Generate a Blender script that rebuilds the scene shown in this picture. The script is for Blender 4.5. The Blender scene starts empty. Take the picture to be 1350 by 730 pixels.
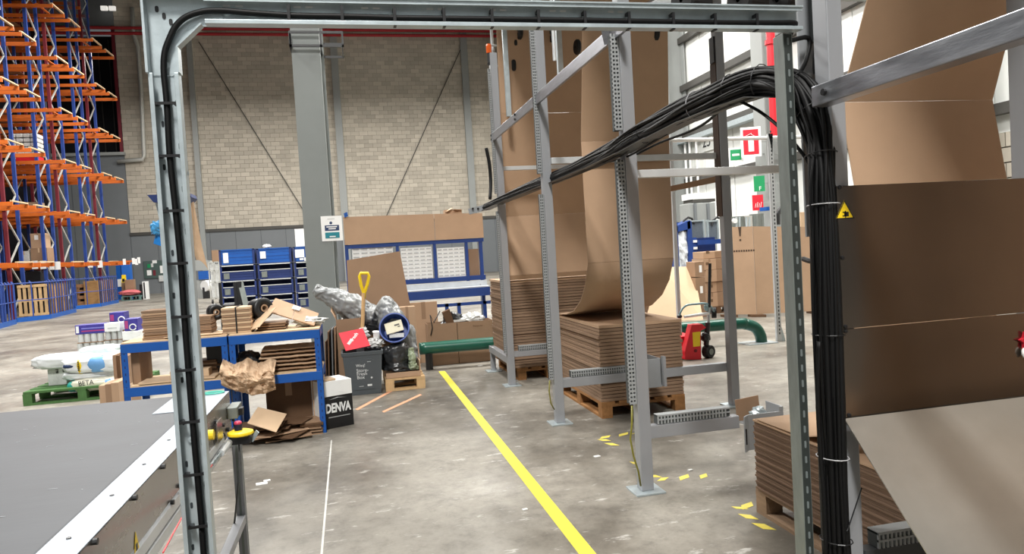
import bpy, math, random
from mathutils import Vector, Matrix, noise
random.seed(7)
C = bpy.context.scene.collection
R = math.radians
# ------------------------------------------------------------------ camera
F_PX, W_PX, H_PX, EYE = 950.0, 1350, 730, 1.55
YAW, PITCH, ROLL = 0.21688, 0.037058, -0.058116
fwd = Vector((math.sin(YAW)*math.cos(PITCH), math.cos(YAW)*math.cos(PITCH), -math.sin(PITCH)))
rt0 = Vector((math.cos(YAW), -math.sin(YAW), 0)); up0 = rt0.cross(fwd)
rt = math.cos(ROLL)*rt0 + math.sin(ROLL)*up0; upv = -math.sin(ROLL)*rt0 + math.cos(ROLL)*up0
CAM = Vector((0, 0, EYE))
cd = bpy.data.cameras.new('camera'); cam = bpy.data.objects.new('camera', cd); C.objects.link(cam)
cd.sensor_fit = 'HORIZONTAL'; cd.sensor_width = 36; cd.lens = 36*F_PX/W_PX
cd.clip_start = 0.05; cd.clip_end = 300
cam.matrix_world = Matrix(((rt.x, upv.x, -fwd.x, CAM.x), (rt.y, upv.y, -fwd.y, CAM.y), (rt.z, upv.z, -fwd.z, CAM.z), (0, 0, 0, 1)))
bpy.context.scene.camera = cam
# ------------------------------------------------------------------ world, lamps, exposure
sc = bpy.context.scene
sc.view_settings.view_transform = 'Standard'; sc.view_settings.look = 'None'
sc.view_settings.exposure = 0.28; sc.view_settings.gamma = 1.0; sc.view_settings.use_curve_mapping = False
w = bpy.data.worlds.new('world'); sc.world = w; w.use_nodes = True
w.node_tree.nodes['Background'].inputs[0].default_value = (0.93, 0.97, 1.0, 1)
w.node_tree.nodes['Background'].inputs[1].default_value = 0.09
def area(name, loc, sx, sy, power, col=(1, .98, .94), rot=(0, 0, 0)):
    l = bpy.data.lights.new(name, 'AREA'); l.shape = 'RECTANGLE'; l.size = sx; l.size_y = sy; l.energy = power; l.color = col
    o = bpy.data.objects.new(name, l); o.location = loc; o.rotation_euler = rot; C.objects.link(o); return o
# high bay lamps, plus unseen fill lamps added behind the camera
for x, y, p in ((-8.5, 10, 1500), (-8.5, 22, 1600), (-8, 34, 900), (-2, 13, 800), (-2, 27, 800), (-2, 40, 2000), (-12, 45, 450),
                (6, 12, 1100), (7, 22, 900), (6, 34, 900), (9, 42, 1100), (10.2, 13, 1000), (-1.7, -6.0, 3300), (-3.4, 4.5, 250), (5.8, 8.0, 700), (3.0, -8.8, 90)):
    area('bay_and_fill_lamp', (x, y, 13.5), 1.6, 4.0, p)
# ------------------------------------------------------------------ helpers: pixel of the photograph -> point on a plane
def _ray(px, py): return fwd*F_PX + rt*(px-675) + upv*(365-py)
def at(px, py, Y):
    d = _ray(px, py); return CAM + d*(Y/d.y)
def atx(px, py, X):
    d = _ray(px, py); return CAM + d*(X/d.x)
def atz(px, py, Z=0.0):
    d = _ray(px, py); return CAM + d*((Z-EYE)/d.z)
# ------------------------------------------------------------------ materials
def s2l(c): return tuple(((v/255)/12.92 if v/255 <= .04045 else ((v/255+.055)/1.055)**2.4) for v in c)
def M(name, c, rough=.55, metal=0.0, var=.10, scale=9.0, bump=0.0, stretch=(1, 1, 1), island=0.0, rvar=.0, bscale=None, trans=0.0, alpha=1.0, emit=0.0, spec=.5):
    m = bpy.data.materials.new(name); m.use_nodes = True; nt = m.node_tree; N = nt.nodes; L = nt.links
    b = N['Principled BSDF']; b.inputs['Metallic'].default_value = metal; b.inputs['Roughness'].default_value = rough
    b.inputs['Specular IOR Level'].default_value = spec
    tc = N.new('ShaderNodeTexCoord'); mp = N.new('ShaderNodeMapping'); mp.inputs['Scale'].default_value = stretch
    L.new(tc.outputs['Object'], mp.inputs['Vector'])
    nz = N.new('ShaderNodeTexNoise'); nz.inputs['Scale'].default_value = scale; nz.inputs['Detail'].default_value = 5; nz.inputs['Roughness'].default_value = .6
    L.new(mp.outputs[0], nz.inputs['Vector'])
    cr = N.new('ShaderNodeMapRange'); cr.inputs[1].default_value = .25; cr.inputs[2].default_value = .75
    cr.inputs[3].default_value = 1-var; cr.inputs[4].default_value = 1+var
    L.new(nz.outputs[0], cr.inputs[0])
    vm = N.new('ShaderNodeVectorMath'); vm.operation = 'SCALE'; vm.inputs[0].default_value = s2l(c)
    fac = cr.outputs[0]
    if island:
        g = N.new('ShaderNodeNewGeometry'); r2 = N.new('ShaderNodeMapRange'); r2.inputs[3].default_value = 1-island; r2.inputs[4].default_value = 1+island
        L.new(g.outputs['Random Per Island'], r2.inputs[0])
        oi = N.new('ShaderNodeObjectInfo'); r3 = N.new('ShaderNodeMapRange'); r3.inputs[3].default_value = 1-island; r3.inputs[4].default_value = 1+island
        L.new(oi.outputs['Random'], r3.inputs[0])
        a = N.new('ShaderNodeMath'); a.operation = 'MULTIPLY'; L.new(r2.outputs[0], a.inputs[0]); L.new(r3.outputs[0], a.inputs[1])
        a2 = N.new('ShaderNodeMath'); a2.operation = 'MULTIPLY'; L.new(a.outputs[0], a2.inputs[0]); L.new(fac, a2.inputs[1]); fac = a2.outputs[0]
    L.new(fac, vm.inputs['Scale']); L.new(vm.outputs[0], b.inputs['Base Color'])
    if rvar:
        rr = N.new('ShaderNodeMapRange'); rr.inputs[3].default_value = max(.05, rough-rvar); rr.inputs[4].default_value = min(1, rough+rvar)
        L.new(nz.outputs[0], rr.inputs[0]); L.new(rr.outputs[0], b.inputs['Roughness'])
    if bump:
        n2 = N.new('ShaderNodeTexNoise'); n2.inputs['Scale'].default_value = bscale or scale*6; n2.inputs['Detail'].default_value = 3
        L.new(mp.outputs[0], n2.inputs['Vector'])
        bp = N.new('ShaderNodeBump'); bp.inputs['Strength'].default_value = bump; bp.inputs['Distance'].default_value = .01
        L.new(n2.outputs[0], bp.inputs['Height']); L.new(bp.outputs[0], b.inputs['Normal'])
    if trans: b.inputs['Transmission Weight'].default_value = trans; b.inputs['IOR'].default_value = 1.15
    if alpha < 1: b.inputs['Alpha'].default_value = alpha
    if emit:
        b.inputs['Emission Color'].default_value = (*s2l(c), 1); b.inputs['Emission Strength'].default_value = emit
    return m
galv = M('galvanised_steel', (184, 195, 199), .38, .5, .13, 14, .05, rvar=.12)
galv_d = M('galvanised_dull', (124, 130, 126), .5, .5, .22, 20, .08, (1, 1, .25))
post_g = M('grey_aluminium', (152, 154, 158), .42, .25, .05, 6, stretch=(1, 1, .2))
bracket_g = M('grey_painted_bracket', (146, 149, 152), .45, .2, .05, 6)
light_bar = M('pale_aluminium', (200, 203, 204), .42, .25, .06, 9)
brushed = M('brushed_steel_bar', (158, 160, 166), .33, .8, .25, 5, .05, (3, 1.2, 8), rvar=.12)
trunk = M('slotted_trunking_grey', (146, 149, 150), .6, 0, .05)
black = M('black_plastic', (22, 22, 24), .42, 0, .2, 12)
cable_m = M('black_cable_sheath', (9, 9, 10), .55, 0, .15, 20, spec=.25)
cable_y = M('yellow_green_cable', (120, 116, 40), .45, 0, .2, 20)
cable_w = M('pale_cable_tie', (170, 170, 172), .5)
rubber = M('black_rubber', (20, 20, 21), .75, 0, .2)
kraft = M('kraft_board', (178, 148, 121), .72, 0, .06, 3.5, .03, (1, 1, 1), spec=.25)
kraft_l = M('kraft_board_pale', (204, 176, 145), .72, 0, .05, 4, .03, spec=.25)
kraft_d = M('kraft_board_brown', (150, 122, 98), .74, 0, .06, 4, .03, spec=.25)
kraft_dk = M('kraft_board_dark', (98, 74, 55), .8, 0, .1, 6, .03, spec=.2)
edge_m = M('board_edges', (138, 114, 94), .85, 0, .22, 3, .25, (1, 1, 40), island=.14, spec=.15)
edge_fine = M('fine_board_edges', (118, 96, 80), .85, 0, .15, 3, .1, (1, 1, 60), island=.12, spec=.15)
paper_b = M('brown_paper', (188, 160, 132), .75, 0, .1, 9, .1, spec=.2)
wood = M('pallet_wood', (178, 138, 92), .75, 0, .2, 5, .15, (1, 6, 6), island=.12, spec=.2)
wood_o = M('orange_pallet_wood', (142, 102, 64), .75, 0, .22, 5, .15, (6, 1, 6), island=.14, spec=.2)
wood_l = M('pale_pallet_wood', (205, 172, 128), .75, 0, .15, 4, .1, (6, 1, 1), island=.1, spec=.2)
wood_g = M('weathered_pallet_wood', (142, 118, 96), .8, 0, .2, 5, .2, (6, 1, 6), island=.12, spec=.2)
green_w = M('green_painted_wood', (76, 112, 66), .75, 0, .22, 6, .15, (4, 1, 1), island=.12, spec=.2)
chip = M('chipboard', (206, 178, 142), .8, 0, .14, 30, .05)
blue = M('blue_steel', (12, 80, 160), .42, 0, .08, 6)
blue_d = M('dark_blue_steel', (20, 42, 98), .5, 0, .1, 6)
blue_n = M('navy_frame_steel', (30, 62, 128), .45, 0, .08, 6)
blue_r = M('rack_blue', (36, 66, 140), .5, 0, .12, 4)
maroon = M('rack_maroon', (112, 34, 46), .5, 0, .1, 4)
orange = M('rack_orange', (200, 100, 30), .5, 0, .12, 4)
brace_w = M('rack_brace_grey', (188, 188, 182), .5, .2, .08)
white_p = M('white_plastic', (232, 233, 232), .45, 0, .03)
white_pp = M('white_paper', (238, 238, 236), .7, 0, .03)
yellow = M('yellow_paint', (216, 202, 66), .6, 0, .07, 25)
yel_p = M('yellow_plastic', (238, 204, 30), .4, 0, .04)
red_p = M('red_paint', (206, 30, 42), .42, 0, .06)
red_s = M('red_sign', (204, 22, 44), .5, 0, .03)
green_s = M('green_sign', (20, 140, 84), .5, 0, .03)
teal_s = M('teal_print', (22, 124, 136), .55)
navy_s = M('navy_print', (30, 52, 92), .55)
orange_t = M('orange_floor_tape', (206, 150, 116), .75, 0, .15, 30)
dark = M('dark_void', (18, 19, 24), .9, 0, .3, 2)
green_p = M('green_pipe_paint', (16, 82, 66), .32, 0, .12, 9)
steel_p = M('brushed_steel_plate', (112, 104, 96), .17, .95, .05, 3, 0, (2, 2, 2), rvar=.05)
steel_c = M('brushed_steel_chute', (178, 174, 166), .34, .75, .06, 3, 0, (2, 2, 2), rvar=.06)
belt_m = M('conveyor_belt', (54, 57, 62), .55, 0, .16, 2.2, .04, (1, 2.5, 1))
alu = M('anodised_strip', (158, 166, 176), .42, .35, .05, 6)
alu_s = M('conveyor_side_steel', (150, 146, 142), .26, .85, .12, 4, 0, (1, 1, 5), rvar=.08)
grey_col = M('grey_column_paint', (124, 129, 127), .5, 0, .05, 2)
grey_wall = M('grey_wall_cladding', (112, 116, 119), .55, 0, .06, .6)
grey_strip = M('grey_wall_steel', (150, 153, 151), .55, 0, .05, 1)
white_clad = M('white_wall_cladding', (232, 234, 230), .6, 0, .04, .5)
rail_dk = M('dark_wall_rail', (70, 68, 64), .6, 0, .1)
block_m = M('blockwork', (188, 180, 166), .85, 0, .10, .35, .3, (1, 1, 1), island=.13, bscale=6, spec=.2)
mortar = M('mortar', (138, 132, 121), .9, 0, .1, 3)
poly = M('grey_polythene', (140, 143, 144), .3, 0, .35, 9, .5, (1, 2.5, 1), bscale=24, spec=.8)
poly_d = M('dark_polythene', (44, 46, 48), .3, 0, .4, 8, .4, bscale=18, spec=.7)
bin_g = M('slate_bin_plastic', (76, 82, 86), .5, 0, .05)
bucket_b = M('blue_bucket_plastic', (26, 66, 150), .4, 0, .06)
red_pk = M('red_packet', (216, 46, 62), .45, 0, .05)
sack_w = M('white_sack', (222, 226, 228), .5, 0, .1, 7, .25, bscale=20)
sack_b = M('blue_sack_print', (104, 158, 212), .5, 0, .1, 7, .2)
indigo = M('indigo_carton', (58, 50, 140), .5, 0, .12, 9)
shirt_w = M('wrapped_white', (205, 206, 204), .4, 0, .16, 12, .4)
pole_w = M('spade_shaft_wood', (210, 170, 120), .55, 0, .1, 9)
black_ct = M('black_carton', (20, 20, 22), .5, 0, .1)
net_m = M('rack_netting', (70, 82, 108), .8, 0, .1, alpha=.32)
red_pipe = M('red_pipe_paint', (168, 42, 48), .8, 0, .1)
roof_m = M('roof_panel', (120, 122, 122), .7, 0, .08, .5)
lamp_w = M('lamp_glow', (255, 252, 245), .4, emit=.5)
amber = M('amber_lens', (206, 86, 20), .3, 0, .05)
clear_red = M('red_cloth', (196, 20, 44), .7, 0, .15, 20)
pink = M('estop_button', (196, 60, 92), .4)
teal_ink = M('teal_mark', (90, 190, 170), .6)
# concrete floor: worn grey slab with stains, scuffs and polish
fm = bpy.data.materials.new('worn_concrete'); fm.use_nodes = True
def _floor():
    nt = fm.node_tree; N = nt.nodes; L = nt.links; b = N['Principled BSDF']
    tc = N.new('ShaderNodeTexCoord')
    def nz(sc_, det=6, st=(1, 1, 1), rough=.6):
        mp = N.new('ShaderNodeMapping'); mp.inputs['Scale'].default_value = st; L.new(tc.outputs['Object'], mp.inputs[0])
        n = N.new('ShaderNodeTexNoise'); n.inputs['Scale'].default_value = sc_; n.inputs['Detail'].default_value = det; n.inputs['Roughness'].default_value = rough
        L.new(mp.outputs[0], n.inputs['Vector']); return n.outputs[0]
    def ramp(src, stops):
        r = N.new('ShaderNodeValToRGB'); e = r.color_ramp.elements
        while len(e) < len(stops): e.new(.5)
        for i, (p, c) in enumerate(stops): e[i].position = p; e[i].color = (*c, 1)
        L.new(src, r.inputs[0]); return r.outputs[0]
    def mix(mode, f, a, b2):
        m = N.new('ShaderNodeMix'); m.data_type = 'RGBA'; m.blend_type = mode
        if isinstance(f, float): m.inputs[0].default_value = f
        else: L.new(f, m.inputs[0])
        L.new(a, m.inputs[6]); L.new(b2, m.inputs[7]); return m.outputs[2]
    base = ramp(nz(.55, 8), [(.30, s2l((96, 91, 83))), (.48, s2l((126, 121, 112))), (.7, s2l((156, 151, 141)))])
    fine = ramp(nz(9, 9, rough=.8), [(.32, (.55, .55, .55)), (.5, (1, 1, 1)), (.68, (1.25, 1.25, 1.25))])
    c = mix('MULTIPLY', .75, base, fine)
    dark_ = ramp(nz(1.3, 7, (1, .8, 1)), [(.38, (.50, .48, .46)), (.54, (1, 1, 1))])
    c = mix('MULTIPLY', .7, c, dark_)
    scuff = ramp(nz(5.5, 4, (1, 2.4, 1), .7), [(.61, (0, 0, 0)), (.70, (1, 1, 1))])
    wh = N.new('ShaderNodeRGB'); wh.outputs[0].default_value = (*s2l((208, 206, 200)), 1)
    sm = N.new('ShaderNodeMath'); sm.operation = 'MULTIPLY'; sm.inputs[1].default_value = .55; L.new(scuff, sm.inputs[0])
    c = mix('MIX', sm.outputs[0], c, wh.outputs[0])
    L.new(c, b.inputs['Base Color'])
    rr = N.new('ShaderNodeMapRange'); rr.inputs[1].default_value = .3; rr.inputs[2].default_value = .7; rr.inputs[3].default_value = .28; rr.inputs[4].default_value = .62
    L.new(nz(.9, 5), rr.inputs[0]); L.new(rr.outputs[0], b.inputs['Roughness']); b.inputs['Specular IOR Level'].default_value = .4
    bp = N.new('ShaderNodeBump'); bp.inputs['Strength'].default_value = .08; L.new(nz(30, 4), bp.inputs['Height']); L.new(bp.outputs[0], b.inputs['Normal'])
_floor()
# ------------------------------------------------------------------ mesh builder
class MB:
    def __init__(s): s.v = []; s.f = []
    def add(s, vs, fs):
        o = len(s.v); s.v += [Vector(p) for p in vs]; s.f += [tuple(i+o for i in f) for f in fs]; return s
    def box(s, a, b):
        x0, y0, z0 = a; x1, y1, z1 = b
        x0, x1 = min(x0, x1), max(x0, x1); y0, y1 = min(y0, y1), max(y0, y1); z0, z1 = min(z0, z1), max(z0, z1)
        return s.add([(x0, y0, z0), (x1, y0, z0), (x1, y1, z0), (x0, y1, z0), (x0, y0, z1), (x1, y0, z1), (x1, y1, z1), (x0, y1, z1)],
                     [(0, 3, 2, 1), (4, 5, 6, 7), (0, 1, 5, 4), (1, 2, 6, 5), (2, 3, 7, 6), (3, 0, 4, 7)])
    def bar(s, p, q, w_, h_, upd=(0, 0, 1)):
        p = Vector(p); q = Vector(q); d = (q-p).normalized(); u = Vector(upd)
        if abs(d.dot(u)) > .98: u = Vector((0, 1, 0))
        sx = d.cross(u).normalized(); uz = sx.cross(d).normalized()
        o = []
        for e in (p, q):
            for a, b in ((-1, -1), (1, -1), (1, 1), (-1, 1)): o.append(e + sx*a*w_/2 + uz*b*h_/2)
        return s.add(o, [(0, 1, 2, 3), (7, 6, 5, 4), (0, 4, 5, 1), (1, 5, 6, 2), (2, 6, 7, 3), (3, 7, 4, 0)])
    def obox(s, c, ax, ay, az):
        c = Vector(c); ax = Vector(ax)/2; ay = Vector(ay)/2; az = Vector(az)/2; o = []
        for k in (-1, 1):
            for i, j in ((-1, -1), (1, -1), (1, 1), (-1, 1)): o.append(c+ax*i+ay*j+az*k)
        return s.add(o, [(0, 3, 2, 1), (4, 5, 6, 7), (0, 1, 5, 4), (1, 2, 6, 5), (2, 3, 7, 6), (3, 0, 4, 7)])
    def tube(s, pts, r, n=8, cap=True):
        pts = [Vector(p) for p in pts]; prev = None; rings = []
        for i, p in enumerate(pts):
            t = (pts[min(i+1, len(pts)-1)] - pts[max(i-1, 0)]).normalized()
            if prev is None:
                u = Vector((0, 0, 1)) if abs(t.z) < .9 else Vector((1, 0, 0)); a = t.cross(u).normalized()
            else: a = (prev - t*prev.dot(t)).normalized()
            prev = a; b = t.cross(a); rr = r[i] if isinstance(r, (list, tuple)) else r
            rings.append([p + (a*math.cos(2*math.pi*k/n) + b*math.sin(2*math.pi*k/n))*rr for k in range(n)])
        vs = [v for rg in rings for v in rg]; fs = []
        for i in range(len(rings)-1):
            for k in range(n): fs.append((i*n+k, i*n+(k+1) % n, (i+1)*n+(k+1) % n, (i+1)*n+k))
        if cap: fs.append(tuple(range(n-1, -1, -1))); fs.append(tuple((len(rings)-1)*n+k for k in range(n)))
        return s.add(vs, fs)
    def cyl(s, p, q, r, n=14): return s.tube([p, q], r, n)
    def prism(s, poly, d):
        poly = [Vector(p) for p in poly]; d = Vector(d); n = len(poly)
        return s.add(poly + [p+d for p in poly], [tuple(range(n-1, -1, -1)), tuple(range(n, 2*n))] + [(i, (i+1) % n, (i+1) % n+n, i+n) for i in range(n)])
    def lathe(s, c, prof, n=20, ax=(0, 0, 1)):
        c = Vector(c); q = Vector((0, 0, 1)).rotation_difference(Vector(ax)); vs = []; fs = []
        for r, z in prof:
            for k in range(n):
                a = 2*math.pi*k/n; vs.append(c + q @ Vector((r*math.cos(a), r*math.sin(a), z)))
        for i in range(len(prof)-1):
            for k in range(n): fs.append((i*n+k, i*n+(k+1) % n, (i+1)*n+(k+1) % n, (i+1)*n+k))
        return s.add(vs, fs)
    def grid(s, fn, nu, nv, thick=None):
        vs = [fn(i/nu, j/nv) for j in range(nv+1) for i in range(nu+1)]
        return s.add(vs, [(j*(nu+1)+i, j*(nu+1)+i+1, (j+1)*(nu+1)+i+1, (j+1)*(nu+1)+i) for j in range(nv) for i in range(nu)])
    def blob(s, c, rad, amp=.15, fr=2.0, nu=28, nv=18, seed=0, rot=0.0, power=1.0):
        c = Vector(c); mr = Matrix.Rotation(rot, 3, 'Z'); vs = []
        def pt(u, v_):
            th = 2*math.pi*u; ph = math.pi*v_
            d = Vector((math.sin(ph)*math.cos(th), math.sin(ph)*math.sin(th), math.cos(ph)))
            d2 = Vector([math.copysign(abs(k)**power, k) for k in d])
            n_ = noise.noise(d*fr + Vector((seed*7.3, seed*3.1, seed))) + .5*abs(noise.noise(d*fr*3 + Vector((seed, 5, 2))))
            k = 1 + amp*n_
            return c + mr @ Vector((d2.x*rad[0]*k, d2.y*rad[1]*k, d2.z*rad[2]*k))
        return s.grid(pt, nu, nv)
    def build(s, name, mat, parent=None, smooth=False, bevel=0.0, solid=0.0, kind=None):
        me = bpy.data.meshes.new(name)
        if parent is not None:
            org = Vector((0, 0, 0)); q = parent
            while q is not None: org = org + q.location; q = q.parent
        else:
            xs = [v.x for v in s.v]; ys = [v.y for v in s.v]; org = Vector(((min(xs)+max(xs))/2, (min(ys)+max(ys))/2, min(v.z for v in s.v)))
        me.from_pydata([tuple(v-org) for v in s.v], [], s.f); me.update()
        me.materials.append(mat)
        if smooth:
            for p in me.polygons: p.use_smooth = True
        o = bpy.data.objects.new(name, me); C.objects.link(o)
        if parent is None: o.location = org
        else: o.parent = parent
        if solid: md = o.modifiers.new('solid', 'SOLIDIFY'); md.thickness = solid; md.offset = 0
        if bevel: md = o.modifiers.new('bevel', 'BEVEL'); md.width = bevel; md.segments = 2; md.limit_method = 'ANGLE'
        if kind: o['kind'] = kind
        return o
def tag(o, label, cat, group=None):
    o['label'] = label; o['category'] = cat
    if group: o['group'] = group
    return o
def thing(name, loc, label, cat, group=None):
    o = bpy.data.objects.new(name, None); o.empty_display_size = .1; o.location = loc; C.objects.link(o); return tag(o, label, cat, group)
def struct(o): o['kind'] = 'structure'; return o
def dup(root, loc=None, label=None, rotz=None):
    r = root.copy(); C.objects.link(r)
    if loc is not None: r.location = loc
    if rotz is not None: r.rotation_euler = (0, 0, rotz)
    if label: r['label'] = label
    for ch in list(root.children):
        c = ch.copy(); C.objects.link(c); c.parent = r
        for g in list(ch.children):
            d = g.copy(); C.objects.link(d); d.parent = c
    return r
def text(s, origin, right, up, size, mat, parent, name='lettering', ext=.001, shear=0.0, fit=None, bold=0.0):
    cu = bpy.data.curves.new(name, 'FONT'); cu.body = s; cu.size = size; cu.extrude = ext; cu.shear = shear; cu.resolution_u = 3; cu.offset = bold
    t = bpy.data.objects.new(name, cu); C.objects.link(t)
    dg = bpy.context.evaluated_depsgraph_get(); me0 = t.evaluated_get(dg).to_mesh()
    vs = [v.co.copy() for v in me0.vertices]; fs = [tuple(p.vertices) for p in me0.polygons]
    t.evaluated_get(dg).to_mesh_clear(); bpy.data.objects.remove(t); bpy.data.curves.remove(cu)
    right = Vector(right).normalized(); up = Vector(up).normalized(); nn = right.cross(up); origin = Vector(origin)
    if fit:
        wd = max(v.x for v in vs)-min(v.x for v in vs); k = fit/wd
        for v in vs: v.x *= k
    b = MB(); b.add([origin + right*v.x + up*v.y + nn*v.z for v in vs], fs)
    return b.build(name, mat, parent)
def pallet(name, label, x0, x1, y0, y1, mat, along='Y', z=0.0, boards=5, group=None, hgt=.144, cols=3):
    t = thing(name, ((x0+x1)/2, (y0+y1)/2, z), label, 'pallet', group)
    def bx(nm, a0, a1, b0, b1, z0, z1):   # a: across boards, b: along boards
        j = random.uniform(-.004, .004)
        if along == 'Y': MB().box((a0, b0+j, z0), (a1, b1+j, z1)).build(nm, mat, t)
        else: MB().box((b0+j, a0, z0), (b1+j, a1, z1)).build(nm, mat, t)
    A0, A1, B0, B1 = (x0, x1, y0, y1) if along == 'Y' else (y0, y1, x0, x1)
    k = hgt/.144
    wb = (A1-A0)/(boards+(boards-1)*.32)
    for i in range(boards): bx('deck_board', A0+i*wb*1.32, A0+i*wb*1.32+wb, B0, B1, z+.122*k, z+.144*k)
    for i in range(3):
        if along == 'X' and cols == 2 and i == 1: continue
        c = B0+.05+(B1-B0-.10)*i/2
        bx('stringer_board', A0, A1, c-.05, c+.05, z+.100*k, z+.1215*k)
        for j in range(3):
            d = A0+.05+(A1-A0-.10)*j/2; bx('block', d-.05, d+.05, c-.05, c+.05, z+.022*k, z+.0995*k)
    for j in range(3):
        d = A0+.05+(A1-A0-.10)*j/2; bx('bottom_board', d-.05, d+.05, B0, B1, z, z+.0215*k)
    return t
def carton(name, label, a, b, mat=None, group=None, tape=None, cat='box', bevel=.004):
    """closed carton: body, tape along the top and down the near face"""
    x0, y0, z0 = a; x1, y1, z1 = b
    t = thing(name, ((x0+x1)/2, (y0+y1)/2, z0), label, cat, group)
    MB().box(a, b).build('body', mat or kraft, t, bevel=bevel)
    m = MB(); xc = (x0+x1)/2; wd = min(.03, (x1-x0)*.08)
    m.box((xc-wd, y0-.0015, z1-.28*(z1-z0)), (xc+wd, y0, z1+.0015)); m.box((xc-wd, y0, z1), (xc+wd, y1, z1+.0015))
    m.build('tape', tape or kraft_d, t)
    return t
# ================================================================== THE HALL
WY, WX = 54.0, 12.6
fl = struct(MB().box((-45, -10.4, -.3), (20, 60, 0)).build('floor', fm))
jt = MB()
a = atz(437, 580); b_ = atz(424, 730); d_ = (b_-a)
jt.bar(a + Vector((0, 0, .0005)), b_ + d_*1.0 + Vector((0, 0, .0005)), .012, .001)
jt.build('saw_cut_joint', M('joint_filler', (200, 198, 192), .8), fl)
jt = MB()
for y in (14.0, 20.0, 26.0, 33.0): jt.box((-40, y, 0), (12.5, y+.02, .001))
for x in (5.2, 8.6): jt.box((x, 10, 0), (x+.015, 40, .001))
jt.build('far_joint', M('joint_dark', (120, 117, 110), .9), fl)
cl = struct(MB().box((-45, -10.4, 21), (20, 60, 21.3)).build('ceiling', roof_m))
m = MB()
for i in range(9): m.box((-45, 3+6.2*i, 20.2), (20, 3.25+6.2*i, 21))
m.build('roof_beam', grey_strip, cl)
# ---- back wall: grey cladding below, blockwork above
zb = 4.25; xb0 = -14.7
wb = struct(MB().box((-45, WY+.16, 0), (xb0, WY+.4, 9.6)).box((xb0, WY+.03, 0), (18, WY+.4, 21)).build('wall_back', mortar))
MB().box((xb0+.02, WY-.02, 0), (18, WY+.158, zb-.2)).build('lower_cladding', grey_wall, wb)
MB().box((-45, WY-.02, 0), (xb0, WY+.158, 9.6)).build('left_cladding', grey_wall, wb)
m = MB()
for i in range(26): m.box((-30+i*1.7, WY-.035, 0), (-29.97+i*1.7, WY-.021, 9.5 if -30+i*1.7 < xb0 else zb-.2))
m.build('cladding_seam', M('seam_dark', (84, 88, 92), .6), wb)
MB().box((xb0, WY-.12, zb-.2), (18, WY+.1, zb)).build('ledge_angle', rail_dk, wb)
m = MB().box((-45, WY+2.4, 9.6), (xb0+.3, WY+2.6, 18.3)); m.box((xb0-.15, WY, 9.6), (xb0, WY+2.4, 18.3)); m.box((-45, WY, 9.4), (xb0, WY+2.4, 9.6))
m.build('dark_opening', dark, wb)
m = MB()
for x in (-17.1, -16.5, -15.8): m.box((x, WY+2.2, 9.6), (x+.05, WY+2.3, 18))
m.build('opening_bar', rail_dk, wb)
MB().box((xb0-.22, WY-.06, 9.6), (xb0-.02, WY+.02, 18.3)).build('opening_jamb', maroon, wb)
MB().box((-45, WY-.05, 18.3), (xb0, WY+.3, 21)).build('upper_cladding', grey_wall, wb)
MB().box((-45, WY-.3, 9.55), (xb0+.1, WY+.1, 9.75)).build('opening_sill', grey_strip, wb)
# blocks in running bond; the ones nearest the eye line each on their own, the rest joined
bw, bh = .62, .30
rest = MB(); single = []
nrow = int((20.6-zb)/bh)
for r in range(nrow):
    z = zb + r*bh; off = (r % 2)*bw/2
    for c in range(int((WX-xb0)/bw)+2):
        x = xb0 + c*bw - off; x0 = max(x+.008, xb0); x1 = min(x+bw-.008, WX)
        if x1-x0 < .1: continue
        full = x1-x0 > bw-.03
        if full and r < 22 and len(single) < 300 and -13.6 < x < -5 : single.append((x, z))
        else:
            p = random.uniform(0, .012); rest.box((x0, WY+p, z+.008), (x1, WY+.155, z+bh-.008))
rest.build('blockwork', block_m, wb, kind='stuff')
b0 = MB().box((single[0][0]+.012, WY, single[0][1]+.012), (single[0][0]+bw-.012, WY+.16, single[0][1]+bh-.012)).build('block', block_m, wb)
for (x, z) in single[1:]:
    o = b0.copy(); C.objects.link(o); o.location = b0.location + Vector((x-single[0][0], random.uniform(0, .02), z-single[0][1]))
# wall stanchions, diagonal tie rods, red sprinkler mains, rain pipe
for px, wd in ((260, .34), (449, .5), (619, .5)):
    p = at(px, 200, WY); o = MB(); o.box((p.x-wd/2, WY-.25, 0 if px < 300 else 0), (p.x+wd/2, WY-.02, 20.5)); o.build('wall_stanchion', grey_strip, wb)
m = MB(); m.bar(at(262, 55, WY-.1), at(413, 298, WY-.1), .055, .055); m.build('tie_rod', rail_dk, wb)
m = MB(); m.bar(at(613, 52, WY-.1), at(508, 288, WY-.1), .055, .055); m.build('tie_rod', rail_dk, wb)
for py in (37, 44):
    z = at(300, py+1, WY-.4).z
    m = MB(); m.cyl((-30, WY-.4, z), (12.4, WY-.4, z), .11, 8); m.build('sprinkler_main', red_pipe, wb)
m = MB(); m.tube([at(174, 10, WY-.3), at(176, 45, WY-.3), at(182, 62, WY-.3), at(186, 120, WY-.3), at(190, 205, WY-.3), at(188, 210, WY-.3), at(155, 213, WY-.3)], .14, 8)
m.build('rain_pipe', brace_w, wb, smooth=True)
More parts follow.
